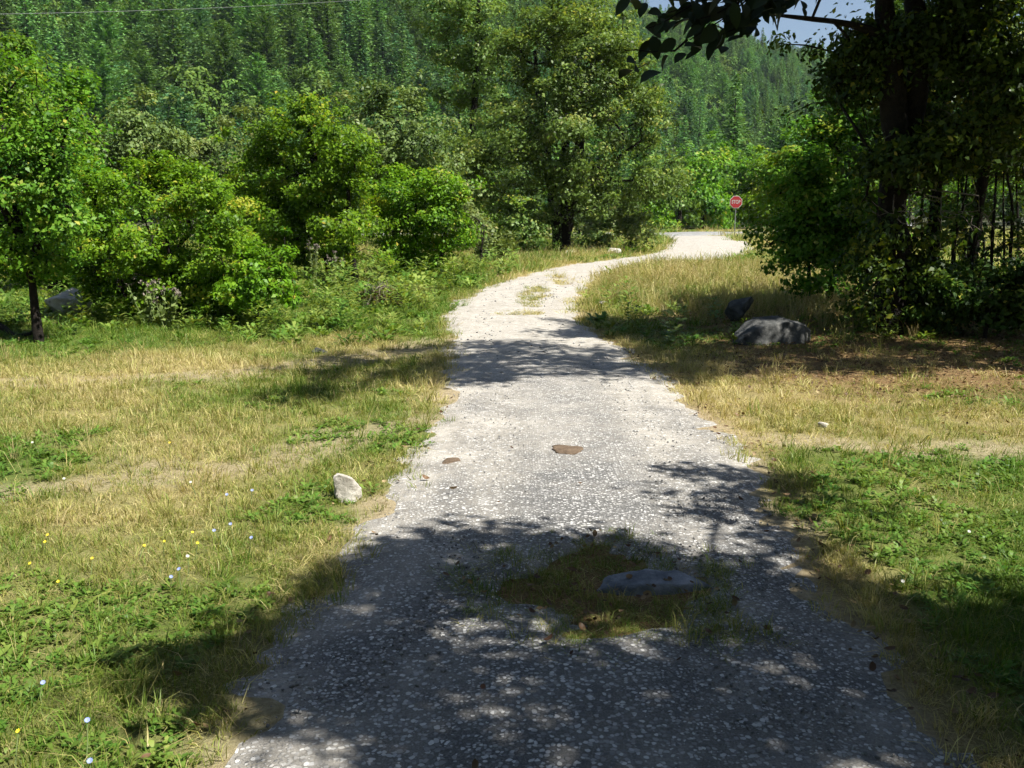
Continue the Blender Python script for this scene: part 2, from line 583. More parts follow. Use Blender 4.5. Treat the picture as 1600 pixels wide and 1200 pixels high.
def track_mat():
    m, t, out = nt("track_chippings")
    geo = N(t, "ShaderNodeNewGeometry")
    sep = N(t, "ShaderNodeSeparateXYZ")
    t.links.new(geo.outputs["Position"], sep.inputs[0])
    dust_sun_a = N(t, "ShaderNodeAttribute", attribute_name="dust").outputs["Fac"]
    wob = N(t, "ShaderNodeTexNoise", i_Scale=35.0, i_Detail=2)
    t.links.new(geo.outputs["Position"], wob.inputs["Vector"])
    pos = mixc(t, .02, geo.outputs["Position"], wob.outputs["Color"], 'ADD')
    v1 = N(t, "ShaderNodeTexVoronoi", feature='F1', i_Scale=58.0, i_Randomness=1.0)
    t.links.new(pos, v1.inputs["Vector"])
    cs = N(t, "ShaderNodeSeparateColor")
    t.links.new(v1.outputs["Color"], cs.inputs[0])
    stone = ramp(t, [(0, (.10, .10, .10)), (.4, (.23, .228, .22)), (.75, (.40, .395, .38)), (1, (.60, .59, .56))])
    t.links.new(cs.outputs[0], stone.inputs[0])
    size = math_n(t, 'ADD', math_n(t, 'MULTIPLY', cs.outputs[2], .42), .30)
    edge = ramp(t, [(.0, (0, 0, 0)), (.14, (1, 1, 1))])
    t.links.new(math_n(t, 'SUBTRACT', size, v1.outputs["Distance"]), edge.inputs[0])
    nn = N(t, "ShaderNodeTexNoise", i_Scale=2.2, i_Detail=8, i_Roughness=.65)
    nf = N(t, "ShaderNodeTexNoise", i_Scale=140.0, i_Detail=4, i_Roughness=.7)
    nm = N(t, "ShaderNodeTexNoise", i_Scale=9.0, i_Detail=6, i_Roughness=.65)
    for n in (nn, nf, nm):
        t.links.new(geo.outputs["Position"], n.inputs["Vector"])
    mtx = ramp(t, [(.3, (.05, .05, .048)), (.5, (.105, .103, .098)), (.7, (.22, .21, .195))])
    t.links.new(nf.outputs["Fac"], mtx.inputs[0])
    base = mixc(t, edge.outputs[0], mtx.outputs[0], stone.outputs[0])
    dust = ramp(t, [(.36, (.19, .165, .125)), (.5, (.32, .295, .25)), (.64, (.43, .405, .355))])
    t.links.new(math_n(t, 'ADD', math_n(t, 'MULTIPLY', nf.outputs["Fac"], .35), math_n(t, 'ADD', math_n(t, 'MULTIPLY', nm.outputs["Fac"], .35), math_n(t, 'MULTIPLY', nn.outputs["Fac"], .3))), dust.inputs[0])
    f = math_n(t, 'ADD', dust_sun_a, math_n(t, 'MULTIPLY', math_n(t, 'SUBTRACT', nn.outputs["Fac"], .5), 1.5), True)
    dry_edge = math_n(t, 'SUBTRACT', 1.0, math_n(t, 'MULTIPLY', math_n(t, 'MULTIPLY', edge.outputs[0], cs.outputs[1]), .9))
    c = mixc(t, math_n(t, 'MULTIPLY', f, dry_edge), base, dust.outputs[0])
    p = N(t, "ShaderNodeBsdfPrincipled", i_Roughness=.85)
    p.inputs["Specular IOR Level"].default_value = .25
    t.links.new(c, p.inputs["Base Color"])
    hgt = math_n(t, 'ADD', math_n(t, 'MULTIPLY', math_n(t, 'MULTIPLY', edge.outputs[0], math_n(t, 'SUBTRACT', 1.0, f)), .8), math_n(t, 'MULTIPLY', nf.outputs["Fac"], .5))
    b = N(t, "ShaderNodeBump", i_Strength=.9, i_Distance=.008)
    t.links.new(hgt, b.inputs["Height"])
    t.links.new(b.outputs[0], p.inputs["Normal"])
    t.links.new(p.outputs[0], out.inputs[0])
    return m


M["track"] = track_mat()
M["asphalt"] = solid_mat("asphalt", [(.3, (.16, .16, .155)), (.6, (.23, .23, .22)), (.8, (.30, .29, .27))], 4, .9, .4, 80)

gx = axis_lines(-420, -9, 9, 420, .12)
gy = axis_lines(-70, 1.5, 26, 96, .12, 1.08)
ground = tag(grid_mesh("ground", gx, gy, M["ground"], 0, True), "dry yellow green meadow ground on both sides of the track", "ground", kind="structure")
hx = axis_lines(-420, -150, 200, 900, 5, 1.06)
hy = np.linspace(95.9, 900, 160)
hillside = tag(grid_mesh("hillside", hx, hy, M["forest_floor"]), "steep wooded hillside rising behind the meadow", "hill", kind="structure")

# track strip: sinks under the ground along its ragged edges
C_L = resample(np.column_stack([TL, TR]), 0.11)
ss = np.linspace(-1.32, 1.32, 34)
mid = (C_L[:, :2] + C_L[:, 2:]) / 2
hv = (C_L[:, 2:] - C_L[:, :2]) / 2
PX = mid[:, None, 0] + hv[:, None, 0] * ss[None]
PY = mid[:, None, 1] + hv[:, None, 1] * ss[None]
prof = 0.030 * (1 - np.abs(ss) ** 3)[None] + ((fbm(PX, PY, .9, 41) - .5) * .040 + (fbm(PX, PY, .22, 42) - .5) * .034) * smooth(.5, .85, np.abs(ss))[None]
prof = np.clip(prof, -.03, .03) + (fbm(PX, PY, .9, 43) - .5) * .008 + .004
prof = prof - .010 * np.exp(-((np.abs(ss) - .52) / .18) ** 2)[None]
prof = prof - .055 * (1 - smooth(.80, 1.12, patch_e(PX, PY)))
prof = np.where(strip_e(PX, PY) < .8, prof - .02, prof)
PZ = T(PX, PY) + prof
nx = len(ss)
i = np.arange(len(PX) - 1)[:, None] * nx
j = np.arange(nx - 1)[None]
tq = np.stack([i + j, i + j + 1, i + nx + j + 1, i + nx + j], -1).reshape(-1, 4)
dust = smooth(8.5, 15, PY) * 1.1 + .42 * smooth(.62, 1.0, np.abs(ss)[None] + (fbm(PX, PY, .5, 44) - .5) * .7) + .02 + .46 * smooth(4.4, 7.5, PY)  # last term paints the sunlit stretch paler, the others are dust
rut = np.exp(-((np.abs(ss) - .52) / .16) ** 2)[None]
dust = dust + .28 * rut * (.4 + 1.2 * fbm(PX, PY, 1.1, 47)) + .35 * (fbm(PX, PY, .8, 48) - .5)
dust = dust + .25 * smooth(1.35, .95, patch_e(PX, PY))
track = mk("gravel_track", np.stack([PX, PY, PZ], -1).reshape(-1, 3), tq, M["track"], None, {"dust": np.clip(dust, 0, 1.3).ravel()}, True)
tag(track, "pale stony track winding away between grass verges", "track", kind="structure")

dr = unit(np.gradient(ROAD, axis=0))
nr = np.stack([-dr[:, 1], dr[:, 0]], 1)
rs = np.linspace(-1, 1, 7)
RX = ROAD[:, None, 0] + nr[:, None, 0] * rs[None] * ROAD_W
RY = ROAD[:, None, 1] + nr[:, None, 1] * rs[None] * ROAD_W
RZ = T(RX, RY) * 0.2 + np.max(T(RX, RY), axis=1, keepdims=True) * .8 + .10
edge_drop = np.where(np.abs(rs) > .99, -.25, 0.0)[None]
i = np.arange(len(RX) - 1)[:, None] * 7
j = np.arange(6)[None]
rq = np.stack([i + j, i + j + 1, i + 7 + j + 1, i + 7 + j], -1).reshape(-1, 4)
tag(mk("asphalt_road", np.stack([RX, RY, RZ + edge_drop], -1).reshape(-1, 3), rq, M["asphalt"], None, None, True),
    "grey asphalt road crossing behind the stop sign", "road", kind="structure")


# ------------------------------------------------------------------ scatter (uncountable ground cover)
def proto_collection(name, objs):
    c = bpy.data.collections.new(name)
    for o in objs:
        c.objects.link(o)
    return c


def scatter(name, label, cat, P, rot, scl, idx, tint, coll, kind="stuff"):
    me = bpy.data.meshes.new(name)
    me.vertices.add(len(P))
    me.vertices.foreach_set("co", np.asarray(P, np.float32).ravel())
    for nm, typ, arr, f in (("irot", 'FLOAT_VECTOR', rot, "vector"), ("iscl", 'FLOAT', scl, "value"), ("iidx", 'INT', idx, "value"), ("itint", 'FLOAT', tint, "value")):
        a = me.attributes.new(nm, typ, 'POINT')
        a.data.foreach_set(f, np.asarray(arr, np.int32 if typ == 'INT' else np.float32).ravel())
    o = bpy.data.objects.new(name, me)
    COL.objects.link(o)
    g = bpy.data.node_groups.new(name + "_nodes", "GeometryNodeTree")
    g.interface.new_socket("Geometry", in_out='INPUT', socket_type='NodeSocketGeometry')
    g.interface.new_socket("Geometry", in_out='OUTPUT', socket_type='NodeSocketGeometry')
    gi = g.nodes.new("NodeGroupInput")
    go = g.nodes.new("NodeGroupOutput")
    ci = g.nodes.new("GeometryNodeCollectionInfo")
    ci.inputs["Collection"].default_value = coll
    ci.inputs["Separate Children"].default_value = True
    ci.inputs["Reset Children"].default_value = True
    ip = g.nodes.new("GeometryNodeInstanceOnPoints")
    ip.inputs["Pick Instance"].default_value = True

    def attr(nm, typ):
        n = g.nodes.new("GeometryNodeInputNamedAttribute")
        n.data_type = typ
        n.inputs[0].default_value = nm
        return n.outputs[0]
    e2r = g.nodes.new("FunctionNodeEulerToRotation")
    g.links.new(attr("irot", 'FLOAT_VECTOR'), e2r.inputs[0])
    g.links.new(gi.outputs[0], ip.inputs["Points"])
    g.links.new(ci.outputs[0], ip.inputs["Instance"])
    g.links.new(attr("iidx", 'INT'), ip.inputs["Instance Index"])
    g.links.new(e2r.outputs[0], ip.inputs["Rotation"])
    g.links.new(attr("iscl", 'FLOAT'), ip.inputs["Scale"])
    g.links.new(ip.outputs[0], go.inputs[0])
    md = o.modifiers.new("scatter", 'NODES')
    md.node_group = g
    return tag(o, label, cat, kind=kind)


def tuft(name, n, rad, h0, h1, w, lean, mat, seed, head=False):
    r = np.random.default_rng(seed)
    g = Geo()
    a = r.random(n) * 2 * np.pi
    rr = rad * np.sqrt(r.random(n))
    b = np.stack([rr * np.cos(a), rr * np.sin(a), np.full(n, -.01)], 1)
    h = h0 + (h1 - h0) * r.random(n) ** 1.5
    da = a + r.normal(size=n) * 1.0
    le = lean * (0.3 + r.random(n))
    d = np.stack([np.cos(da), np.sin(da), np.zeros(n)], 1)
    m_ = b + d * (h * le * .35)[:, None] + np.array([0, 0, 1]) * (h * .6)[:, None]
    tp = b + d * (h * le)[:, None] + np.array([0, 0, 1]) * (h * (1 - .25 * le))[:, None]
    sa = r.random(n) * 2 * np.pi
    s = np.stack([np.cos(sa), np.sin(sa), np.zeros(n)], 1) * (w * (.6 + .8 * r.random(n)))[:, None] * .5
    v = np.stack([b - s, b + s, m_ + s * .8, m_ - s * .8, tp + s * .12, tp - s * .12], 1).reshape(-1, 3)
    k = np.arange(n)[:, None] * 6
    q = np.concatenate([k + np.array([[0, 1, 2, 3]]), k + np.array([[3, 2, 4, 5]])])
    g.add(v, q, None, np.repeat(r.random(n), 6))
    if head:
        for p_, dd in zip(tp[: max(1, n // 3)], d):
            for z in range(3):
                c = p_ - np.array([0, 0, .02 * z]) + r.normal(size=3) * .004
                s2 = np.array([math.cos(z * 2.1), math.sin(z * 2.1), 0]) * w * 2.2
                g.add([c - s2 * .4, c + s2 * .4 + np.array([0, 0, .012]), c + np.array([0, 0, .035]) + dd * .008, c - s2 * .5 + np.array([0, 0, .012])], [[0, 1, 2, 3]], None, .9)
    return g.build(name, mat, None, False, False)


def rosette(name, n, L, W, up, mat, seed, rad=0.03, h=0.0):
    r = np.random.default_rng(seed)
    g = Geo()
    for k_ in range(n):
        a = r.random() * 6.283
        d = np.array([math.cos(a), math.sin(a), 0])
        b = d * rad * r.random() + np.array([0, 0, h * r.random()])
        l = L * (.6 + .6 * r.random())
        e = up * (.4 + r.random())
        m_ = b + d * l * .5 + np.array([0, 0, e * l * .55])
        tp = b + d * l + np.array([0, 0, e * l * .6])
        s = np.array([-d[1], d[0], 0]) * W * (.7 + .6 * r.random()) * .5
        g.add([b - s * .2, b + s * .2, m_ + s, m_ - s, tp + s * .15, tp - s * .15], [[0, 1, 2, 3], [3, 2, 4, 5]], None, r.random())
    return g.build(name, mat, None, False, False)


GR = []
for k_ in range(4):
    GR.append(tuft("a_turf_%d" % k_, 26, .075, .025, .075, .0042, .9, M["grass"], 100 + k_))
for k_ in range(3):
    GR.append(tuft("b_turf_long_%d" % k_, 20, .07, .06, .16, .0045, .8, M["grass"], 110 + k_))
for k_ in range(2):
    GR.append(rosette("c_clover_%d" % k_, 16, .035, .022, .8, M["weed"], 120 + k_, .06, .03))
for k_ in range(3):
    GR.append(tuft("d_thatch_%d" % k_, 22, .08, .03, .085, .0045, 2.6, M["grass"], 125 + k_))
GR_C = proto_collection("turf_kinds", GR)
TALL = []
for k_ in range(3):
    TALL.append(tuft("a_tall_%d" % k_, 16, .07, .25, .55, .0065, .55, M["straw"], 130 + k_, True))
for k_ in range(2):
    TALL.append(tuft("b_tall_green_%d" % k_, 18, .08, .2, .45, .008, .6, M["grass"], 140 + k_, True))
for k_ in range(2):
    TALL.append(tuft("c_stalk_%d" % k_, 3, .05, .3, .6, .004, .6, M["straw"], 150 + k_, True))
TALL_C = proto_collection("tall_grass_kinds", TALL)
WEED = []
for k_ in range(3):
    WEED.append(rosette("a_weed_low_%d" % k_, 30, .10, .05, .8, M["weed"], 160 + k_, .13, .10))
for k_ in range(3):
    WEED.append(rosette("b_weed_tall_%d" % k_, 46, .10, .045, .5, M["weed"], 170 + k_, .10, .42))
WEED_C = proto_collection("weed_kinds", WEED)


def rots(r, n, tilt=.2):
    return np.stack([r.normal(size=n) * tilt, r.normal(size=n) * tilt, r.random(n) * 6.283], 1)


def dens_points(r, x0, x1, y0, y1, dens, keepf):
    n = int((x1 - x0) * (y1 - y0) * dens)
    x = x0 + (x1 - x0) * r.random(n)
    y = y0 + (y1 - y0) * r.random(n)
    k = r.random(n) < keepf(x, y)
    return x[k], y[k]


def infrus(x, y, m=.6):
    return (np.abs(x) < .56 * y + m) & (y > 1.9)


def place_turf():
    r = np.random.default_rng(5)
    xs, ys, sc_, big = [], [], [], []
    for (y0, y1, dens, scale) in ((1.9, 5, 560, .70), (5, 8, 290, .85), (8, 13, 180, 1.0), (13, 22, 75, 1.45), (22, 40, 16, 3.0), (40, 75, 4, 5.0)):
        W_ = .57 * y1 + 1

        def kf(x, y):
            d, b, l, s = maps(x, y)
            k = (1 - .93 * b) * (1 - .82 * l) * infrus(x, y) * (s > .97 + (fbm(x, y, .35, 51) - .5) * .5)
            pe = patch_e(x, y)
            k = np.where((pe < 1.2) & (s < 1.2), 1.0 * (np.hypot((x - .61) / .27, (y - 3.86) / .13) > 1), k)
            k = np.where((pe >= 1.2) & (pe < 1.75) & (s < 1.0), .32 * (1 - smooth(1.15, 1.5, pe)), k)
            k = np.where((strip_e(x, y) < 1.0) & (s < 1), 1.0, k)
            k = k * (.45 + .9 * fbm(x, y, .5, 52))
            return np.where(seg_d(x, y, [tuple(p) for p in ROAD[::4]]) < 2.9, 0, k)
        x, y = dens_points(r, -W_, W_, y0, y1, dens, kf)
        xs.append(x)
        ys.append(y)
        sc_.append(np.full(len(x), scale))
    x = np.concatenate(xs)
    y = np.concatenate(ys)
    s_ = np.concatenate(sc_) * (.7 + .6 * r.random(len(x)))
    d, b, l, s = maps(x, y)
    pe = patch_e(x, y)
    d = np.where((pe < 1.75) & (s < 1), .26 + .2 * fbm(x, y, .15, 57), d)
    idx = np.where(r.random(len(x)) < .80, r.integers(0, 4, len(x)), r.integers(4, 7, len(x)))
    clover = (r.random(len(x)) < .5) & (d < .40) & (fbm(x, y, .8, 55) > np.where(x > 1, .40, .52))
    idx = np.where(clover, r.integers(7, 9, len(x)), idx)
    th = (r.random(len(x)) < .24) & ~clover
    idx = np.where(th, r.integers(9, 12, len(x)), idx)
    tint = np.clip(d * 1.0 + .22 * th + r.normal(size=len(x)) * .14, 0, 1)
    isl = (pe < 1.75) & (s < 1)
    idx = np.where(isl, np.where(r.random(len(x)) < .5, r.integers(9, 12, len(x)), r.integers(0, 6, len(x))), idx)
    s_ = np.where(isl, s_ * .78, s_)
    s_ = np.where((strip_e(x, y) < 1.0) & (s < 1), s_ * .6, s_)
    zz = T(x, y) + np.where((s < .97) & (pe > 1.05), .022, 0)
    scatter("grass", "short patchy green and straw coloured meadow grass", "grass", np.stack([x, y, zz], 1), rots(r, len(x), .12), s_, idx, tint, GR_C)


def place_tall():
    r = np.random.default_rng(6)
    xs, ys, ks = [], [], []

    def mound(x, y):
        s = track_s(x, y)
        e = np.hypot((x - 4.6) / 3.6, (y - 20) / 8.0)
        return (1 - smooth(.75, 1.05, e)) * (s > 1.18) * (.35 + .9 * fbm(x, y, 1.2, 61)) * infrus(x, y)
    x, y = dens_points(r, .5, 9, 11.5, 28.5, 26, mound)
    xs.append(x); ys.append(y); ks.append(r.integers(0, 5, len(x)))

    def leftf(x, y):
        return (fbm(x, y, 1.0, 63) > .55) * .8 * infrus(x, y) * (track_s(x, y) > 1.6)
    x, y = dens_points(r, -7, -1.2, 4.6, 11, 9, leftf)
    xs.append(x); ys.append(y); ks.append(np.where(r.random(len(x)) < .75, r.integers(5, 7, len(x)), 0))
    x, y = dens_points(r, -4, 4, 2.4, 8, 1.6, lambda x, y: infrus(x, y) * (track_s(x, y) > 1.2))
    xs.append(x); ys.append(y); ks.append(r.integers(5, 7, len(x)))
    # verge on the far bend and round the alder's foot
    x, y = dens_points(r, -4, 9, 27, 46, 5, lambda x, y: (track_s(x, y) > 1.25) * .8 * (x < 1.0 + (y - 27) * .42))
    xs.append(x); ys.append(y); ks.append(r.integers(0, 5, len(x)))
    x, y = dens_points(r, 9, 24, 33.6, 60, 3, lambda x, y: (track_s(x, y) > 1.2) * .8)
    xs.append(x); ys.append(y); ks.append(r.integers(0, 5, len(x)))
    # under the right trees
    x, y = dens_points(r, 3.4, 5.4, 10.6, 14, 9, lambda x, y: .7 * (fbm(x, y, .8, 64) > .45))
    xs.append(x); ys.append(y); ks.append(r.integers(0, 5, len(x)))
    x = np.concatenate(xs)
    y = np.concatenate(ys)
    k = np.concatenate(ks)
    far_st = (np.hypot(x - 3.28, (y - 11.6) * 1.2) > .66) & (np.hypot(x - 3.35, (y - 13.2)) > .6)
    x, y, k = x[far_st], y[far_st], k[far_st]
    sc_ = (.55 + .5 * r.random(len(x))) * np.where(y < 11, .62, 1.0)
    tint = np.clip(.35 + .9 * (fbm(x, y, 1.5, 66) - .4) + r.normal(size=len(x)) * .12, 0, 1)
    scatter("tall_grass", "tall dry seeding grass along the verges and mound", "grass", np.stack([x, y, T(x, y)], 1), rots(r, len(x), .12), sc_, k, tint, TALL_C)


def place_weeds():
    r = np.random.default_rng(8)
    xs, ys = [], []

    def f1(x, y):
        s = track_s(x, y)
        edge = 10.9 + (fbm(x, y * 0, 1.6, 71) - .5) * 2 + .28 * np.clip(-x - 2, 0, 5)
        return smooth(0, 1.6, y - edge) * (s > 1.35) * (.25 + 1.0 * fbm(x, y, 1.0, 72)) * infrus(x, y, 1)
    x, y = dens_points(r, -10, -.6, 10.4, 17, 16, f1)
    xs.append(x); ys.append(y)
    x, y = dens_points(r, -12, 0, 17, 30, 7, f1)
    xs.append(x); ys.append(y)
    x, y = dens_points(r, 1.2, 3, 11.5, 19, 9, lambda x, y: (track_s(x, y) > 1.12) * .6 * (fbm(x, y, .8, 73) > .45))
    xs.append(x); ys.append(y)
    x, y = dens_points(r, 4.5, 9, 10.8, 14, 10, lambda x, y: .6 * smooth(.2, .9, y - 11.2 + (fbm(x, y, .6, 75) - .5)))
    xs.append(x); ys.append(y)
    x, y = dens_points(r, -3, 9, 36, 48, 3, lambda x, y: (track_s(x, y) > 1.3) * .8)
    xs.append(x); ys.append(y)
    x = np.concatenate(xs)
    y = np.concatenate(ys)
    k = np.where(r.random(len(x)) < .68, r.integers(0, 3, len(x)), r.integers(3, 6, len(x)))
    sc_ = (.55 + .6 * r.random(len(x))) * np.where(y > 17, 1.45, 1.0) * np.where(y > 34, 1.3, 1)
    tint = np.clip(fbm(x, y, 1.3, 74) * 1.3 - .15 + r.normal(size=len(x)) * .15, 0, 1)
    scatter("undergrowth", "low green weeds and brambles in front of the bushes", "undergrowth", np.stack([x, y, T(x, y)], 1), rots(r, len(x), .1), sc_, k, tint, WEED_C)


place_turf()
place_tall()
place_weeds()


# loose chippings and fallen leaves
def rock_mesh(name, mat, seed, size, bumps=.25, sub=2, flat=1.0, link=True, parent=None, planes=0, loc=None):
    import bmesh
    r = np.random.default_rng(seed)
    bm = bmesh.new()
    bmesh.ops.create_icosphere(bm, subdivisions=sub, radius=1.0)
    dirs = unit(r.normal(size=(10, 3)))
    amp = r.normal(size=10) * bumps
    cuts = [(unit(r.normal(size=3)), .60 + .25 * r.random()) for _ in range(planes)]
    co = np.array([v.co for v in bm.verts])
    d = 1 + (np.maximum(co @ dirs.T, 0) ** 3) @ amp
    co = co * d[:, None]
    for n_, h_ in cuts:
        ex = co @ n_ - h_
        co = co - np.where(ex > 0, ex * .97, 0)[:, None] * n_
    if sub > 3:
        co = co * (1 + .10 * (fbm(co[:, 0] * 2 + co[:, 2] * 1.3 + 5, co[:, 1] * 2 - co[:, 2], .5, seed, 4) - .5))[:, None]
    co = co * np.asarray(size)
    q = np.array([[v.index for v in f.verts] for f in bm.faces])
    bm.free()
    return mk(name, co, q, mat, parent, None, sub == 3 and planes == 0, link)


PEB = [rock_mesh("a_chip_%d" % k_, M["pebble"], 200 + k_, (1, .8, .55), .3, 1, link=False, planes=3) for k_ in range(5)]
PEB_C = proto_collection("chip_kinds", PEB)
r = np.random.default_rng(9)


def on_track_z(x, y):
    s = track_s(x, y)
    return T(x, y) + np.clip(.030 * (1 - s ** 3), -.01, .03)


x1, y1 = dens_points(r, -1.2, 1.8, 1.9, 5.2, 1500, lambda x, y: (track_s(x, y) < 1.02) * (patch_e(x, y) > 1.05) * smooth(.3, .65, fbm(x, y, .6, 81)) * infrus(x, y, .2))
x2, y2 = dens_points(r, -1.2, 1.9, 5.2, 9, 240, lambda x, y: (track_s(x, y) < 1.1) * (.3 + .9 * fbm(x, y, .5, 82)))
x3, y3 = dens_points(r, -1.4, 4, 9, 24, 22, lambda x, y: (track_s(x, y) < 1.1))
x = np.r_[x1, x2, x3]
y = np.r_[y1, y2, y3]
sz = np.r_[.0025 + .0095 * r.random(len(x1)) ** 2.4, .004 + .007 * r.random(len(x2)) ** 2, .008 + .016 * r.random(len(x3)) ** 2]
scatter("gravel", "loose pale grey stone chippings covering the track", "gravel", np.stack([x, y, on_track_z(x, y) + sz * .15], 1),
        rots(r, len(x), .35), sz, r.integers(0, 5, len(x)), r.random(len(x)), PEB_C)

LIT = []
for k_ in range(5):
    g = Geo()
    rr = np.random.default_rng(300 + k_)
    L_, W_, cu = .05 + .03 * rr.random(), .03 + .015 * rr.random(), .3 + .5 * rr.random()
    v, q = [], []
    xs_ = np.linspace(-.5, .5, 5)
    for a_ in xs_:
        w_ = W_ * .5 * math.sqrt(max(.02, 1 - (2 * a_) ** 2))
        z_ = cu * L_ * (a_ * a_) * 1.4
        v += [(a_ * L_, -w_, z_ + w_ * .5), (a_ * L_, 0, z_), (a_ * L_, w_, z_ + w_ * .4)]
    for a_ in range(4):
        for b_ in range(2):
            q.append([a_ * 3 + b_, a_ * 3 + b_ + 1, a_ * 3 + b_ + 4, a_ * 3 + b_ + 3])
    g.add(v, q, None, .5)
    LIT.append(g.build("a_dead_leaf_%d" % k_, M["litter"], None, False, False))
LIT_C = proto_collection("dead_leaf_kinds", LIT)


def litf(x, y):
    d, b, l, s = maps(x, y)
    k = .9 * l + .08 * (s > .9) * (s < 1.35) * (y < 9) + .006 * (s < 1) * (y < 13)
    k = np.where(patch_e(x, y) < 1.25, .45, k)
    return np.clip(k, 0, 1) * infrus(x, y, .5)


x, y = dens_points(r, -3, 9, 1.9, 15, 230, litf)
scatter("fallen_leaves", "brown fallen leaves scattered on verge and track", "fallen leaves", np.stack([x, y, T(x, y) + .012 + .028 * (track_s(x, y) < .95) + .02 * r.random(len(x))], 1),
        rots(r, len(x), .35), .3 + .42 * r.random(len(x)) ** 1.5, r.integers(0, 5, len(x)), r.random(len(x)) ** 1.3, LIT_C)


# ------------------------------------------------------------------ stones
def hull_rock(name, mat, pts, bev, seed, rough=.02):
    import bmesh
    bm = bmesh.new()
    for p in pts:
        bm.verts.new(tuple(p))
    h_ = bmesh.ops.convex_hull(bm, input=bm.verts)
    junk = list({e_ for e_ in h_["geom_interior"] + h_["geom_unused"] if isinstance(e_, bmesh.types.BMVert)})
    if junk:
        bmesh.ops.delete(bm, geom=junk, context='VERTS')
    bmesh.ops.dissolve_limit(bm, angle_limit=.18, verts=bm.verts, edges=bm.edges)
    bmesh.ops.bevel(bm, geom=list(bm.edges), offset=bev, segments=2, affect='EDGES', profile=.6)
    bmesh.ops.triangulate(bm, faces=bm.faces)
    for _ in range(3):
        bmesh.ops.subdivide_edges(bm, edges=[e_ for e_ in bm.edges if e_.calc_length() > bev * .9], cuts=1)
        bmesh.ops.triangulate(bm, faces=bm.faces)
    co = np.array([v.co for v in bm.verts])
    S = np.ptp(co, axis=0).max()
    n_ = (fbm(co[:, 0] + co[:, 2] * 1.3 + 3, co[:, 1] - co[:, 2] * .8, S * .22, seed, 4) - .5) + .7 * (fbm(co[:, 0] - co[:, 1] * .6, co[:, 2] + co[:, 1], S * .10, seed + 9, 3) - .5)
    co = co + unit(co - co.mean(0)) * (n_ * S * rough * 2)[:, None]
    q = np.array([[v.index for v in f.verts] for f in bm.faces])
    bm.free()
    return mk(name, co, q, mat, None, None, False)


def stone(name, label, loc, rotz, size, mat, seed, bumps=.25, planes=5, tilt=(0, 0), group=None, sub=4, pts=None):
    r_ = np.random.default_rng(seed)
    if pts is None:
        pts = unit(r_.normal(size=(16, 3))) * (.8 + .25 * r_.random((16, 1))) * np.asarray(size)
    o = hull_rock(name, M[mat], np.asarray(pts), .05 * max(size), seed, .03)
    o.location = loc
    o.rotation_euler = (tilt[0], tilt[1], rotz)
    return tag(o, label, "stone", group)


stone("flat_stone", "flat blue grey stone lying in the grass island on the track", (.61, 3.90, Tz(.61, 3.9) + .016), .05, (.255, .125, .062), "stone_blue", 41,
      pts=[(-.25, -.02, -.03), (-.20, -.05, .015), (-.05, -.075, .035), (.10, -.065, .03), (.24, -.03, .01), (.31, 0, -.03), (-.18, .06, .025), (0, .08, .048), (.14, .06, .04), (.22, .04, .01),
           (-.1, -.10, -.04), (.1, -.09, -.04), (0, .11, -.03)])
WR = [(-.075, -.04, .158), (-.03, -.05, .160), (.035, -.055, .135), (.085, -.04, .075), (.088, -.03, .02), (.03, -.06, -.03), (-.045, -.055, -.05), (-.07, -.03, .05),
      (-.05, .05, .145), (.02, .06, .12), (.07, .05, .05), (.06, .05, -.04), (-.05, .06, -.05)]
stone("white_rock", "upright whitish rock on the grass verge left of the track", (-.962, 5.20, .0), .15, (.085, .06, .1), "stone_white", 46, pts=WR)
stone("boulder", "large grey boulder lying in the grass by the right verge", (3.28, 11.75, Tz(3.28, 11.75) + .05), .15, (.58, .42, .33), "stone_grey", 52,
      pts=[(-.56, -.10, -.16), (-.50, -.22, -.02), (-.30, -.28, .14), (-.12, -.30, .20), (.10, -.28, .22), (.34, -.24, .19), (.50, -.12, .10), (.54, -.10, -.16), (.30, -.36, -.16), (-.20, -.40, -.18),
           (-.42, .10, .06), (-.15, .20, .24), (.20, .22, .25), (.46, .20, .12), (.44, .25, -.16), (-.40, .25, -.16)])
stone("tilted_stone", "small tilted grey slab sticking up behind the big boulder", (3.35, 13.6, Tz(3.35, 13.6) + .18), .3, (.32, .20, .17), "stone_grey", 54, .2, 8, (.0, -.45))
stone("field_boulder", "pale grey boulder half hidden behind the leaning tree", (-7.25, 15.2, Tz(-7.25, 15.2) + .18), .4, (.42, .34, .30), "stone_white", 57, .2, 7)
stone("verge_stone", "small grey stone half sunk at the far edge of the tree shadow", (-2.28, 10.9, .02), .4, (.13, .09, .06), "stone_grey", 58, .2, 6, sub=3)
stone("verge_stone", "small pale stone lying in the dry grass right of the track", (2.42, 7.05, Tz(2.42, 7.05) + .01), .9, (.07, .05, .035), "stone_white", 59, .2, 6, sub=3)
stone("roadside_stone", "whitish stone under the alder, beside the far bend of the track", (3.95, 36.2, Tz(3.95, 36.2) + .1), .2, (.30, .24, .24), "stone_white", 61, .2, 7, sub=3)
stone("roadside_stone", "low pale stone at the foot of the alder trunk", (2.25, 36.6, Tz(2.25, 36.6) + .05), .2, (.36, .24, .16), "stone_white", 62, .2, 7, sub=3)
stone("roadside_stone", "flat pale stone on the verge at the inside of the bend", (1.62, 16.6, Tz(1.62, 16.6) + .03), .6, (.11, .08, .06), "stone_white", 63, .2, 6, sub=3)

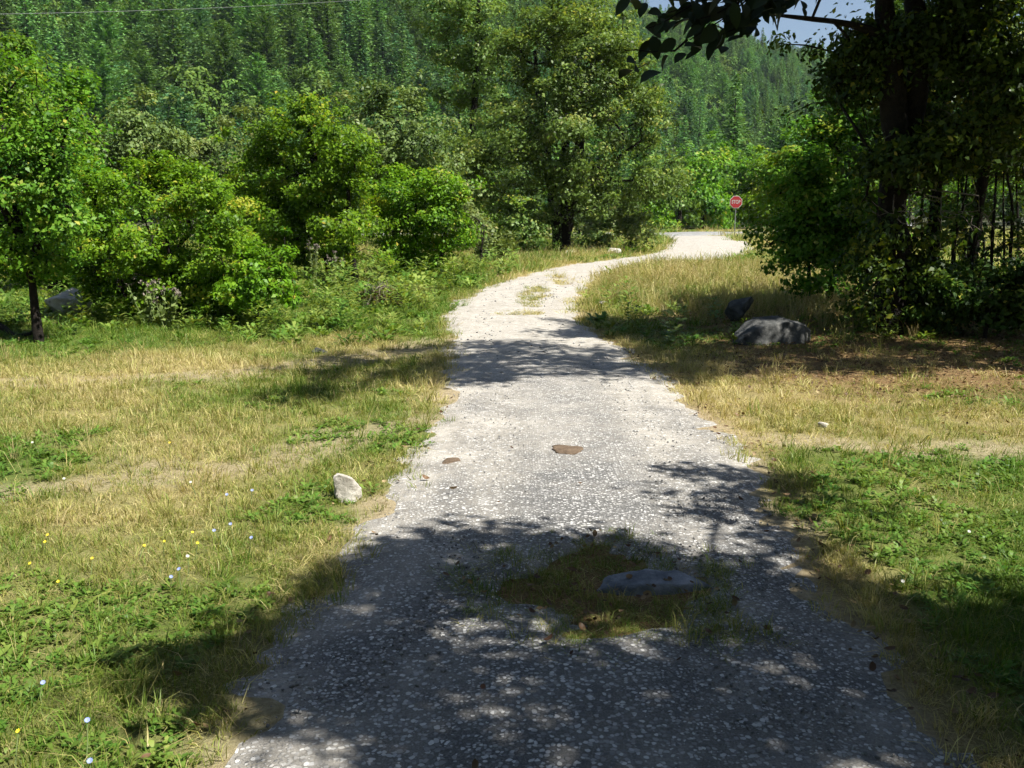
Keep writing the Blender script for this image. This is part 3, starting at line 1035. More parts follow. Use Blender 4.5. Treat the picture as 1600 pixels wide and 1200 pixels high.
for (lx, ly, sx, sy, lab, sd) in ((.385, 6.22, .10, .12, "ragged reddish brown patch of dung on the sunlit track", 71), (-.41, 5.92, .065, .10, "small round tan dung patch near the left edge of the track", 72)):
    o = rock_mesh("dung_patch", M["clod"], sd, (sx, sy, .007), .3, 3, planes=0)
    o.location = (lx, ly, float(on_track_z(np.array([lx]), np.array([ly]))[0]) + .003)
    for v_ in o.data.vertices:
        a_ = math.atan2(v_.co.y, v_.co.x)
        k_ = .55 + .9 * float(fbm(np.array([math.cos(a_) * 2.2 + sd]), np.array([math.sin(a_) * 2.2]), 1.0, sd)[0])
        v_.co.x *= k_
        v_.co.y *= k_
        v_.co.z *= .5 + float(fbm(np.array([v_.co.x * 30]), np.array([v_.co.y * 30]), 1.0, sd)[0])
    tag(o, lab, "dung")


# ------------------------------------------------------------------ trees and bushes
def grow(g, rootpts, rootrad, clumps, r, twig=.006, sides=5):
    """connect every clump centre to the nearest earlier branch point; thickness follows what a branch carries"""
    nodes = [np.array(p, float) for p in rootpts]
    par = [-1] + list(range(len(rootpts) - 1))
    nroot = len(nodes)
    base = np.array(rootpts[0], float)
    order = np.argsort(np.linalg.norm(clumps - np.array(rootpts[len(rootpts) // 2]), axis=1))
    ends = []
    for ci in order:
        c = clumps[ci]
        A = np.array(nodes)
        d = np.linalg.norm(A - c, axis=1) + .6 * np.maximum(0, A[:, 2] - c[2] + .05) + np.where(np.arange(len(A)) == 0, 1.0, 0)
        k = int(d.argmin())
        L = np.linalg.norm(c - nodes[k])
        n = max(2, min(5, int(L / .35)))
        prev = k
        p0 = nodes[k]
        bend = r.normal(size=3) * L * .07 + np.array([0, 0, L * .08])
        for s_ in range(1, n + 1):
            f_ = s_ / n
            nodes.append(p0 + (c - p0) * f_ + bend * 4 * f_ * (1 - f_) * .7)
            par.append(prev)
            prev = len(nodes) - 1
        ends.append(prev)
    w = np.zeros(len(nodes))
    for e in ends:
        w[e] += 1
    for i_ in range(len(nodes) - 1, 0, -1):
        w[par[i_]] += w[i_]
    rad = twig * np.maximum(w, 1) ** .5
    rr_ = np.array(rootrad, float)
    rad[:nroot] = rr_
    rad[nroot:] = np.minimum(rad[nroot:], rr_[-1] * 1.2)
    kids = {}
    for i_, p in enumerate(par):
        if p >= 0:
            kids.setdefault(p, []).append(i_)
    done = set()
    for i_ in range(nroot, len(nodes)):
        if i_ in done:
            continue
        chain = [par[i_], i_]
        cur = i_
        done.add(i_)
        while cur in kids:
            nx_ = max(kids[cur], key=lambda q_: w[q_])
            if nx_ in done:
                break
            chain.append(nx_)
            done.add(nx_)
            cur = nx_
        rd = [min(rad[c_], rad[chain[1]]) for c_ in chain]
        rd[-1] *= .5
        g.tube([nodes[c_] for c_ in chain], rd, sides if rad[chain[1]] > .02 else 4)
    return nodes


def plant(name, label, cat, base, stems, lobes, nclump, nleaf, leaf, clump_r, lmat, bark="bark", seed=1, group=None,
          shell=.30, flat=.6, twig=.006, extra=None, tint_top=.25, part_names=("trunk", "crown"), keep=None, aspect=.6, lumpy=True, shoots=.16):
    """stems: list of (points, radii); lobes: (centre, (rx, ry, rz), weight)"""
    r = np.random.default_rng(seed)
    root = empty(name, tuple(base), label, cat, group)
    if lumpy:
        fine = []
        for (c, rad, w) in lobes:
            c, rad = np.array(c, float), np.array(rad, float)
            fine.append((c, rad * .78, w * .8))
            for _ in range(7):
                d = unit(r.normal(size=3) + np.array([0, -.2, .25]))
                f_ = .22 + .30 * r.random()
                fine.append((c + d * rad * (.75 + .25 * r.random()), rad * f_ * np.array([1, 1, .8 + .6 * r.random()]), w * f_ ** 1.3 * .9))
        lobes = fine
    wts = np.array([l[2] for l in lobes], float)
    wts /= wts.sum()
    cl = []
    tries = 0
    while len(cl) < nclump and tries < nclump * 20:
        tries += 1
        k = r.choice(len(lobes), p=wts)
        c, rad, _ = lobes[k]
        d = unit(r.normal(size=3))
        p = np.array(c) + d * np.array(rad) * (r.random() ** shell) * .92
        if p[2] < base[2] + .12 or (keep is not None and not keep(p)):
            continue
        cl.append(p)
    cl = np.array(cl)
    n_sh = int(len(cl) * shoots)
    if n_sh:
        k_s = r.choice(len(cl), n_sh, replace=False)
        mid0 = cl.mean(0)
        dv = unit(unit(cl[k_s] - mid0) * np.array([1, 1, .5]) + np.array([0, 0, .7]) + r.normal(size=(n_sh, 3)) * .35)
        cl[k_s] = cl[k_s] + dv * (clump_r * (.8 + 1.6 * r.random((n_sh, 1))))
    else:
        k_s = np.zeros(0, int)
    if extra is not None:
        cl = np.vstack([cl, extra])
    gt = Geo()
    nst = len(stems)
    ctr = np.array([s_[0][-1] for s_ in stems])
    own = np.linalg.norm(cl[:, None] - ctr[None], axis=2).argmin(1)
    for k, (pts, rad) in enumerate(stems):
        P = resample(catmull(np.array(pts, float), 8), .25) if len(pts) > 2 else np.array(pts, float)
        rd = np.interp(np.linspace(0, 1, len(P)), np.linspace(0, 1, len(rad)), rad)
        P = P + np.stack([fbm(P[:, 2], P[:, 0], .5, 90 + k) - .5, fbm(P[:, 2], P[:, 1], .5, 95 + k) - .5, P[:, 2] * 0], 1) * rd[:, None] * .8
        gt.tube(P, rd * (1 + .12 * np.sin(np.arange(len(P)) * 1.7)), 10)
        if (own == k).any():
            m0 = max(0, int(len(P) * .3))
            grow(gt, P[m0:], rd[m0:], cl[own == k], r, twig)
    gt.build(part_names[0], M[bark], root, True)
    # leaves
    n_c = len(cl)
    per = nleaf * (.4 + 1.2 * r.random(n_c))
    per[k_s] *= .45
    cid = np.repeat(np.arange(n_c), np.maximum(4, per.astype(int)))
    n = len(cid)
    cr = clump_r * (.55 + .9 * r.random(n_c))
    cr[k_s] *= .8
    off = r.normal(size=(n, 3))
    off = off / (np.linalg.norm(off, axis=1, keepdims=True) + 1e-6) * (r.random((n, 1)) ** .45)
    off[:, 2] *= flat
    P = cl[cid] + off * cr[cid][:, None] * 1.25
    ok = P[:, 2] > T(P[:, 0], P[:, 1]) + .03
    P, cid, off = P[ok], cid[ok], off[ok]
    mid_ = np.average(np.array([l[0] for l in lobes]), axis=0, weights=wts)
    outw = unit(P - mid_)
    nrm = outw * .45 + unit(off) * .35 + np.array([0, 0, .55]) + r.normal(size=P.shape) * .45
    ctint = r.normal(size=n_c) * .19
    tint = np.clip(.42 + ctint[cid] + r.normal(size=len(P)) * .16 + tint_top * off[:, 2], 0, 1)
    yel = r.random(len(P)) < .007
    tint = np.where(yel, 1.0, np.minimum(tint, .93))
    g = Geo()
    L = leaf * (.45 + 1.05 * r.random(len(P)) ** 1.2)
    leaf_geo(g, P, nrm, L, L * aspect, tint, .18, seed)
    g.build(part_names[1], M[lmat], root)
    return root


def lob(u, v, Y, ru, rv, ry=None, w=None):
    c = at(u, v, Y)
    k = Y / 1450.0
    rx, rz = ru * k, rv * k
    ry = ry if ry is not None else (rx + rz) / 2
    return (c, (rx, ry, rz), w if w is not None else (rx * ry * rz) ** .8)


def gp(x, y):
    return np.array([x, y, Tz(x, y)])


def stem_to(b, *pts):
    return [b + np.array([0, 0, -.1])] + [np.array(p, float) for p in pts]


# leaning tree at the left edge
b = gp(-5.98, 11.65)
plant("leaning_tree", "slim dark trunked tree leaning at the edge of the meadow", "tree", b,
      [(stem_to(b, at(50, 440, 11.7), at(28, 350, 11.8), at(10, 230, 11.9), at(-5, 140, 12)), [.062, .052, .046, .038, .018]),
       ([at(47, 425, 11.7), at(70, 330, 11.6), at(95, 240, 11.6), at(105, 180, 11.6)], [.045, .04, .03, .015]), ([at(35, 380, 11.7), at(-10, 300, 11.5), at(-40, 220, 11.5)], [.045, .035, .02])],
      [lob(30, 240, 11.9, 90, 90), lob(85, 200, 11.6, 45, 70), lob(10, 150, 12, 60, 50), lob(-60, 260, 12, 80, 110), lob(60, 320, 11.7, 55, 50, w=.25), lob(10, 395, 11.5, 70, 45, w=.55), lob(95, 330, 11.6, 40, 50, w=.45), lob(60, 420, 11.9, 55, 30, w=.3), lob(50, 300, 11.4, 60, 60, w=.5), lob(110, 150, 11.8, 30, 35, w=.12)],
      380, 95, .058, .19, "leaf_left", seed=21, shell=.45)
# big rounded bush left
b = gp(-5.0, 14.3)
plant("round_bush", "wide bright green bramble bush with a dark hollow underneath", "bush", b,
      [(stem_to(b, b + (0, 0, .6), b + (-.5, 0, 1.3)), [.06, .05, .03]), (stem_to(b + (.5, .1, 0), b + (.8, 0, .7), b + (1.0, 0, 1.2)), [.05, .04, .02]), (stem_to(b + (-.8, .1, 0), b + (-1.1, 0, .7), b + (-1.3, .1, 1.4)), [.05, .04, .02])],
      [lob(250, 365, 14.2, 125, 75), lob(180, 305, 14.6, 80, 60), lob(320, 335, 14.2, 75, 65), lob(365, 400, 13.8, 55, 65), lob(140, 380, 14.4, 50, 75), lob(230, 275, 14.8, 70, 30), lob(200, 455, 14.9, 50, 40, w=1.0), lob(330, 450, 14.3, 75, 45, w=1.6), lob(240, 425, 15.0, 90, 60, w=1.6), lob(270, 480, 14.6, 90, 25, w=.8), lob(160, 420, 15, 50, 50, w=.8), lob(150, 330, 14.6, 50, 60), lob(300, 290, 14.9, 60, 30)],
      600, 165, .055, .19, "leaf_fresh", seed=22, shell=.30, part_names=("stems", "foliage"))
b = gp(-3.75, 13.6)
plant("small_bush", "small dense yellow green bush at the right foot of the bramble bush", "bush", b,
      [(stem_to(b, b + (0, 0, .4), b + (.05, 0, .8)), [.03, .025, .012])],
      [lob(415, 435, 13.6, 38, 50), lob(385, 455, 13.4, 35, 40)], 50, 110, .07, .17, "leaf_fresh", seed=23, part_names=("stems", "foliage"))
# vine covered tree
b = gp(-4.1, 21.6)
plant("vine_tree", "creeper covered tree with bright yellow green rounded crown", "tree", b,
      [(stem_to(b, at(500, 330, 21.6), at(490, 240, 21.5), at(480, 190, 21.5)), [.16, .13, .1, .05]), (stem_to(b + (.5, 0, 0), at(545, 350, 21.3), at(545, 270, 21.3)), [.08, .06, .04])],
      [lob(450, 215, 21.5, 80, 55), lob(510, 215, 21.3, 60, 55), lob(545, 280, 21.2, 42, 75), lob(415, 270, 21.8, 55, 60), lob(490, 330, 21.6, 90, 50, w=1.2), lob(540, 360, 21.2, 55, 55), lob(440, 380, 22, 50, 45), lob(500, 390, 21.8, 70, 35, w=1.2), lob(470, 300, 22, 80, 60, w=1.5)],
      350, 165, .078, .27, "leaf_fresh", seed=24, shell=.33)
b = gp(-2.4, 23.6)
plant("arching_bush", "bright green bush arching over a dark hollow beside the track bend", "bush", b,
      [(stem_to(b, at(650, 380, 23.6), at(650, 320, 23.6)), [.07, .05, .03]), (stem_to(b + (.7, 0, 0), at(690, 380, 23.6), at(700, 350, 23.6)), [.05, .04, .02])],
      [lob(655, 315, 23.6, 70, 45), lob(695, 355, 23.6, 42, 48), lob(615, 310, 23.8, 45, 45), lob(620, 370, 23.8, 45, 55), lob(670, 395, 23.8, 50, 30, w=.35)],
      230, 150, .078, .26, "leaf_fresh", seed=25, part_names=("stems", "foliage"))
b = gp(-.9, 27.5)
plant("verge_shrub", "low dull green shrub between the arching bush and the alder", "bush", b,
      [(stem_to(b, b + (0, 0, .5), b + (.1, 0, 1.2)), [.04, .03, .02])],
      [lob(730, 370, 28, 35, 45), lob(765, 380, 30, 35, 30), lob(715, 330, 28, 30, 40)], 60, 90, .11, .32, "leaf_olive", seed=26, part_names=("stems", "foliage"))
# grey green trees behind the bushes
for (nm, lab, base, tops, lobs, n, sd, mt) in (
    ("willow_tree", "grey green willow behind the creeper covered tree", (-3.9, 31), (620, 230, 31),
     [lob(615, 205, 31, 65, 60), lob(670, 240, 31, 45, 60), lob(575, 190, 31.5, 45, 45), lob(640, 290, 31, 80, 50), lob(560, 270, 31.5, 50, 60), lob(690, 300, 31, 40, 50)], 190, 31, "leaf_olive"),
    ("willow_tree", "dull green tree peeping out between bramble bush and creeper covered tree", (-10.2, 33), (345, 290, 33),
     [lob(350, 260, 33, 60, 40), lob(310, 300, 33, 70, 50), lob(385, 300, 33, 45, 55), lob(370, 195, 34, 40, 28)], 130, 32, "leaf_olive"),
    ("willow_tree", "pale green tree rising behind the wide bramble bush", (-15, 30), (190, 240, 30),
     [lob(200, 225, 30, 70, 45), lob(260, 235, 30, 50, 45), lob(140, 230, 30, 50, 50), lob(230, 180, 30, 35, 35), lob(160, 290, 30, 90, 50)], 150, 33, "leaf_olive"),
    ("field_tree", "yellow green tree behind the leaning tree at the left edge", (-15.5, 25), (0, 150, 25),
     [lob(30, 130, 25, 55, 50), lob(-20, 90, 25, 60, 60), lob(85, 190, 25, 45, 50), lob(-60, 200, 25, 90, 90), lob(20, 230, 25, 80, 70)], 190, 34, "leaf_left"),
    ("field_tree", "fresh green thicket filling the gap between leaning tree and bramble bush", (-9.3, 19), (120, 330, 19),
     [lob(130, 330, 19, 55, 60), lob(70, 380, 19, 55, 50), lob(110, 260, 19.5, 40, 40)], 120, 36, "leaf_left"),
    ("field_tree", "low green tree filling the gap below the grey green willow", (-8.5, 27), (400, 330, 27),
     [lob(400, 340, 27, 70, 50), lob(440, 300, 27, 40, 40), lob(350, 360, 26, 60, 50)], 100, 35, "leaf_left"),
):
    b = gp(*base)
    plant(nm, lab, "tree", b, [(stem_to(b, b + (.1, 0, 1.2), at(*tops)), [.16, .12, .05])], lobs, n, 95, .13, .42, mt, seed=sd, group="trees behind the bushes")
# tall slender alder and the big alder
b = gp(-2.2, 43)
plant("slender_tree", "tall slender alder rising out of the picture left of the big alder", "tree", b,
      [(stem_to(b, at(735, 250, 43), at(745, 100, 43), at(750, -80, 43)), [.22, .18, .13, .05])],
      [lob(730, 60, 43, 45, 60), lob(750, -20, 43, 55, 60), lob(715, 130, 43, 38, 45), lob(745, 180, 43, 45, 45), lob(720, 240, 43, 45, 40), lob(770, 100, 43, 35, 60), lob(690, 30, 43, 30, 40), lob(750, -110, 43, 45, 60), lob(745, 300, 42, 50, 40)],
      240, 105, .145, .46, "leaf_alder", seed=41)
b = gp(1.95, 38.3)
plant("big_alder", "big spreading alder with dark forked trunk beside the bend in the track", "tree", b,
      [(stem_to(b, at(868, 330, 38.3), at(850, 220, 38.3), at(835, 80, 38.3)), [.26, .22, .17, .06]),
       (stem_to(b + (.25, 0, 0), at(888, 345, 38.2), at(905, 240, 38), at(925, 90, 38)), [.24, .2, .16, .06]),
       (stem_to(b + (.1, .3, 0), at(880, 300, 38.6), at(885, 120, 38.8), at(880, 30, 38.8)), [.2, .18, .14, .05]),
       ([at(895, 320, 38.2), at(950, 260, 37.6), at(1000, 220, 37.4)], [.12, .09, .04])],
      [lob(900, 80, 38, 70, 50), lob(845, 60, 38.3, 60, 55), lob(960, 150, 37.6, 65, 45), lob(1010, 195, 37.4, 45, 45), lob(820, 160, 38.2, 60, 50), lob(900, 190, 37, 70, 45), lob(965, 255, 37.2, 65, 40),
       lob(800, 250, 38.2, 55, 50), lob(870, 290, 37, 60, 35), lob(780, 315, 38, 50, 35), lob(1000, 305, 37.6, 50, 30), lob(930, 310, 37.3, 50, 30), lob(880, 30, 38.5, 70, 40), lob(940, 60, 38.3, 45, 40), lob(830, 345, 37.6, 45, 20, w=.4), lob(1030, 240, 37.6, 38, 38), lob(1020, 280, 37.6, 40, 40), lob(990, 120, 38, 50, 50), lob(760, 260, 38.4, 45, 60), lob(900, 330, 37.4, 60, 25, w=1.0), lob(930, 120, 37, 80, 60), lob(860, 230, 37.2, 80, 60)],
      600, 125, .13, .46, "leaf_alder", seed=42, shell=.36, twig=.012)
for (nm, lab, u, Y, lobs, n, sd, mt) in (
    ("foot_shrub", "grassy looking grey green shrub at the right foot of the big alder", 985, 38.6, [lob(985, 345, 38.6, 28, 40), lob(1005, 360, 38.6, 22, 28)], 40, 51, "leaf_olive"),
    ("foot_shrub", "low pale shrub just right of the big alder's trunk", 930, 38.4, [lob(930, 365, 38.4, 32, 26)], 30, 52, "leaf_olive"),
    ("foot_shrub", "dark low shrub left of the big alder's trunk", 800, 37, [lob(800, 365, 37, 40, 30), lob(835, 370, 37, 25, 22)], 40, 53, "leaf_alder"),
):
    p = at(u, 395, Y)
    b = gp(p[0], Y)
    plant(nm, lab, "bush", b, [(stem_to(b, b + (0, 0, .4), b + (.05, 0, .9)), [.03, .025, .015])], lobs, n, 70, .14, .36, mt, seed=sd, group="shrubs round the alder's foot", part_names=("stems", "foliage"))

# right hand trees
b = gp(5.05, 12.4)
RT_L = [((5.6, 11.2, 5.6), (1.5, 1.3, .9), 2.4), ((7.0, 11.6, 5.6), (1.5, 1.4, 1.2), 2.2), ((4.6, 10.9, 4.9), (1.0, 1.0, .6), 1.2),
        lob(1500, 60, 12.2, 75, 70, w=1.6), lob(1560, 170, 12, 60, 80, w=1.0), lob(1340, 70, 12.6, 40, 40, w=.45), lob(1330, 150, 12.8, 45, 45, w=.45), lob(1440, 130, 12.9, 50, 80, w=.6), lob(1500, 235, 12.2, 90, 35, w=.9), lob(1420, 255, 12.0, 60, 35, w=.55), lob(1385, 470, 12.1, 40, 45, w=.25), lob(1365, 390, 12.2, 25, 50, w=.22), lob(1440, 400, 12.2, 22, 60, w=.2)]
plant("forked_tree", "dark twin stemmed tree standing at the right verge", "tree", b,
      [(stem_to(b, at(1397, 400, 12.4), at(1396, 290, 12.4), at(1395, 100, 12.4), at(1392, -60, 12.2), (5.3, 11.6, 6.2)), [.225, .195, .18, .115, .09, .04]),
       ([at(1400, 300, 12.4), at(1425, 200, 12.5), at(1437, 60, 12.5), at(1445, -80, 12.4), (6.2, 11.9, 6.2)], [.15, .135, .12, .10, .04]),
       ([at(1393, 60, 12.4), at(1330, 38, 12.2), at(1270, 30, 12.0), at(1200, 22, 11.8)], [.06, .045, .03, .015])],
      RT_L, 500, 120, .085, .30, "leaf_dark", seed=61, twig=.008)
b = gp(5.2, 15.2)
plant("verge_bush", "dense green bush standing left of the dark forked tree", "bush", b,
      [(stem_to(b, b + (0, 0, .8), at(1290, 300, 15)), [.06, .05, .03]), (stem_to(b + (.5, .1, 0), b + (.7, 0, 1.2), at(1340, 250, 15)), [.05, .04, .02]), (stem_to(b + (-.3, .1, 0), b + (-.4, 0, .9), at(1240, 320, 15)), [.04, .03, .02])],
      [lob(1285, 265, 15, 65, 65), lob(1240, 300, 15, 40, 60), lob(1310, 350, 14.8, 70, 65), lob(1330, 210, 15.2, 45, 50), lob(1260, 385, 14.8, 50, 50), lob(1350, 420, 14.6, 55, 50), lob(1290, 440, 14.4, 45, 30), lob(1225, 365, 15, 25, 30)],
      290, 120, .072, .23, "leaf_left", seed=62, part_names=("stems", "foliage"))
b = gp(7.0, 15.4)
plant("tangled_tree", "tangled half lit tree filling the upper right corner behind the forked trunk", "tree", b,
      [(stem_to(b, at(1460, 330, 15.2), at(1470, 180, 15), at(1480, 40, 15)), [.12, .1, .07, .03]), (stem_to(b + (.7, .2, 0), at(1530, 320, 15), at(1555, 160, 14.8), at(1570, 20, 14.8)), [.1, .08, .06, .03])],
      [lob(1480, 110, 15, 90, 80), lob(1560, 60, 14.6, 80, 70), lob(1430, 150, 14.8, 40, 80), lob(1560, 190, 14.6, 70, 55), lob(1480, 215, 14.8, 80, 40), lob(1440, 20, 14.8, 70, 50)],
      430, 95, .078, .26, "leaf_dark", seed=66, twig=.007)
b = gp(5.4, 13.2)
g = Geo()
r = np.random.default_rng(67)
dt = empty("dead_twigs", tuple(b), "tangle of bare pale twigs hanging beside the forked trunk", "twigs")
for (u, v, Y) in ((1420, 320, 12.0), (1395, 330, 12.0), (1440, 300, 12.1), (1520, 150, 12.4), (1500, 110, 12.4), (1490, 220, 12.4), (1530, 330, 12.3), (1380, 240, 12.0), (1560, 110, 12.4), (1470, 335, 12.2)):
    p0 = at(u, v, Y)
    for _ in range(4):
        p = p0 + r.normal(size=3) * .06
        d = unit(r.normal(size=3) * np.array([1, .5, .7]))
        pts = [p]
        for _k in range(7):
            d = unit(d + r.normal(size=3) * .45)
            pts.append(pts[-1] + d * .09)
        g.tube(pts, np.linspace(.007, .002, 8), 5)
    g.tube([p0, p0 + np.array([.1, .25, .2]), at(1410, v - 40, 12.4)], [.008, .010, .012], 5)
g.build("twig_tangle", M["bark_pale"], dt, True)
for (lab, u, v, Y, lobs, n, sd) in (
    ("black shaded shrub right of the forked trunk, at the right edge", 1540, 500, 11.9, [lob(1530, 470, 12, 70, 38), lob(1600, 460, 12, 60, 50), lob(1480, 485, 12.2, 45, 28)], 120, 63),
    ("low dark shrub hugging the right side of the forked trunk", 1455, 510, 12.5, [lob(1455, 455, 12.8, 35, 45), lob(1440, 490, 12.6, 40, 25)], 60, 64),
):
    p = at(u, v, Y)
    b = gp(p[0], Y)
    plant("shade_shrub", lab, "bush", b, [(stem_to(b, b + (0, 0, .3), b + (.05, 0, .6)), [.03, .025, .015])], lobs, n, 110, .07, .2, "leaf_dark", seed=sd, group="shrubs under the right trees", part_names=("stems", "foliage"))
ORD = ["first", "second", "third", "fourth", "fifth", "sixth", "seventh", "eighth", "ninth", "tenth", "eleventh", "twelfth", "thirteenth", "last"]
rs_ = np.random.default_rng(80)
us_ = np.sort(np.r_[1450, 1464, 1472, 1484, 1496, 1507, 1516, 1528, 1539, 1551, 1566, 1580, 1593, 1610])
for k_, u in enumerate(us_):
    Y = 13.4 + 2.6 * rs_.random()
    top = 195 + 45 * rs_.random()
    lean = rs_.normal() * 9
    p = at(u, 470, Y)
    b = gp(p[0], Y)
    t_ = at(u + lean * 2, top, Y)
    mid_p = [at(u + lean * f_ * 2 + rs_.normal() * 4, 470 + (top - 470) * f_, Y) for f_ in (.3, .55, .8)]
    r0 = .016 + .016 * rs_.random()
    plant("sapling", "thin crooked sapling, %s from the forked trunk in the row" % ORD[k_], "sapling", b, [(stem_to(b, *mid_p, t_), [r0, r0 * .9, r0 * .75, r0 * .6, r0 * .4])],
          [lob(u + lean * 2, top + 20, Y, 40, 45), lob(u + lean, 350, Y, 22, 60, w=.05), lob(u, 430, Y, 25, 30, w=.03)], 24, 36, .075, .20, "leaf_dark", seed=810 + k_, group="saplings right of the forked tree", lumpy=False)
for (lab, bx, by, lobs, n, sd) in (
    ("leafy tree just beyond the right edge, shading the saplings", 9.6, 11.4, [((9.4, 11.2, 4.6), (1.9, 1.5, 2.0), 1), ((8.2, 11.2, 5.8), (1.4, 1.3, 1.3), .6), ((10.6, 11.8, 6.4), (1.7, 1.5, 1.5), .6)], 200, 91),
    ("leafy tree behind the saplings at the right edge", 14.5, 19.0, [((14.4, 18.8, 4.6), (2.0, 1.6, 2.0), 1), ((13.4, 18.4, 5.8), (1.4, 1.3, 1.2), .5)], 140, 92),
):
    b = gp(bx, by)
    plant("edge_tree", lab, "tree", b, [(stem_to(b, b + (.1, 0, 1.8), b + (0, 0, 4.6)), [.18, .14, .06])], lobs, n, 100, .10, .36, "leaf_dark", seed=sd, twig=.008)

# the tree whose shade covers the foreground
POLY = [(-1.50, 3.12), (-1.2, 3.42), (-.72, 4.10), (-.22, 4.62), (.3, 4.4), (.85, 4.28), (1.3, 3.78), (1.8, 3.62), (2.6, 3.65), (3.6, 3.5), (3.6, .6), (0, .4), (-.45, 2.35), (-.80, 2.85), (-1.35, 2.98)]


def inpoly(x, y, poly):
    c = False
    n = len(poly)
    for i_ in range(n):
        x0, y0 = poly[i_]
        x1_, y1_ = poly[(i_ + 1) % n]
        if (y0 > y) != (y1_ > y) and x < (x1_ - x0) * (y - y0) / (y1_ - y0) + x0:
            c = not c
    return c


POLY2 = [(-2.7, 9.9), (-1.9, 11.1), (-.65, 11.7), (1.2, 11.25), (3.0, 11.6), (6.5, 12.2), (6.5, 9.6), (3.2, 9.5), (1.62, 8.9), (.6, 9.3), (-.6, 8.8), (-1.6, 8.3), (-2.3, 7.7), (-2.0, 8.9)]
r = np.random.default_rng(76)
ex2 = []
while len(ex2) < 330:
    px, py = -2.8 + 9.4 * r.random(), 7.5 + 5 * r.random()
    if not inpoly(px, py, POLY2):
        continue
    h_ = (4.6 + 3.4 * r.random()) if px < 2.5 else (3.8 + 2.6 * r.random())
    ex2.append(np.array([px, py, 0]) + SUN * h_ / SUN[2])
b = gp(8.0, 8.4)
plant("verge_tree", "tree beyond the right edge whose shadow lies across the track", "tree", b,
      [(stem_to(b, (7.8, 8.4, 1.5), (7.2, 8.4, 3.6), (6.4, 8.5, 5.6), (5.8, 8.6, 7.0)), [.19, .17, .13, .09, .04])],
      [((6.6, 8.5, 6.4), (1.2, .8, .8), 1)], 14, 85, .10, .30, "leaf_dark", seed=70, extra=np.array(ex2), twig=.007, lumpy=False, shoots=0)
r = np.random.default_rng(77)
ex = []
while len(ex) < 430:
    px, py = -2 + 5.6 * r.random(), .3 + 5 * r.random()
    if not inpoly(px, py, POLY):
        continue
    h_ = 3.7 + 3.6 * r.random()
    ex.append(np.array([px, py, 0]) + SUN * h_ / SUN[2])
for _ in range(16):      # thin outer twigs over the right half of the track
    px, py = 1.0 + .8 * r.random(), 4.2 + 1.6 * r.random()
    ex.append(np.array([px, py, 0]) + SUN * (3.4 + 2.2 * r.random()) / SUN[2])
for _ in range(22):      # leaves added above the hanging spray to keep it in shade
    ex.append(np.array([.2 + .7 * r.random(), 2.1 + .4 * r.random(), 2.25]) + SUN * (1.3 + 2 * r.random()))
ex = np.array(ex)
b = gp(6.4, 1.2)
SPRAY = [(.30, 2.30, 2.12), (.36, 2.25, 2.19), (.44, 2.28, 2.17), (.52, 2.3, 2.20), (.50, 2.38, 2.12), (.60, 2.32, 2.21), (.68, 2.35, 2.23), (.76, 2.4, 2.25), (.40, 2.4, 2.24), (.62, 2.45, 2.17)]
hazel = plant("hazel_tree", "hazel whose dark leafy branch hangs into the top of the picture", "tree", b,
              [(stem_to(b, (6.2, 1.2, 1.2), (5.8, 1.4, 3.0), (5.2, 1.6, 5.0), (4.8, 1.7, 6.4)), [.17, .15, .12, .08, .04]),
               ([(5.95, 1.3, 2.4), (4.2, 1.7, 3.9), (2.8, 2.0, 4.1), (1.6, 2.3, 3.3), (1.0, 2.5, 2.55), (.70, 2.38, 2.26), (.48, 2.3, 2.18)], [.08, .06, .04, .022, .012, .006, .003])],
              [((5.2, 1.2, 5.6), (1.8, 1.2, 1.4), 1), ((2.0, -1.0, 5.2), (2.0, 1.2, .9), 1), ((-1.0, -1.8, 5.4), (2.0, 1.4, .9), 1), ((5.0, -1.2, 4.6), (1.6, 1.2, 1.2), 1)], 190, 75, .095, .26, "leaf_hazel_backlit", seed=71, extra=ex, twig=.007, shell=.5, aspect=.68, lumpy=False, shoots=0)  # lobes behind the camera are crown added to darken the foreground shade
b = gp(3.9, 2.6)  # unseen shrub, added to keep sky light off the bottom right corner
plant("sky_block_shrub", "unseen shrub added beyond the bottom right corner to block sky light", "bush", b,
      [(stem_to(b, b + (0, 0, .6), b + (-.1, 0, 1.4)), [.04, .03, .02]), (stem_to(b + (.3, .3, 0), b + (.4, .3, .8), b + (.5, .3, 1.8)), [.04, .03, .02])],
      [((3.9, 2.4, 1.2), (.9, 1.0, 1.0), 1), ((4.3, 1.6, 2.0), (.9, .9, .9), 1), ((3.7, 1.2, 1.2), (1.1, .8, 1.0), 1)], 130, 80, .09, .24, "leaf_hazel_backlit", seed=73, part_names=("stems", "foliage"))
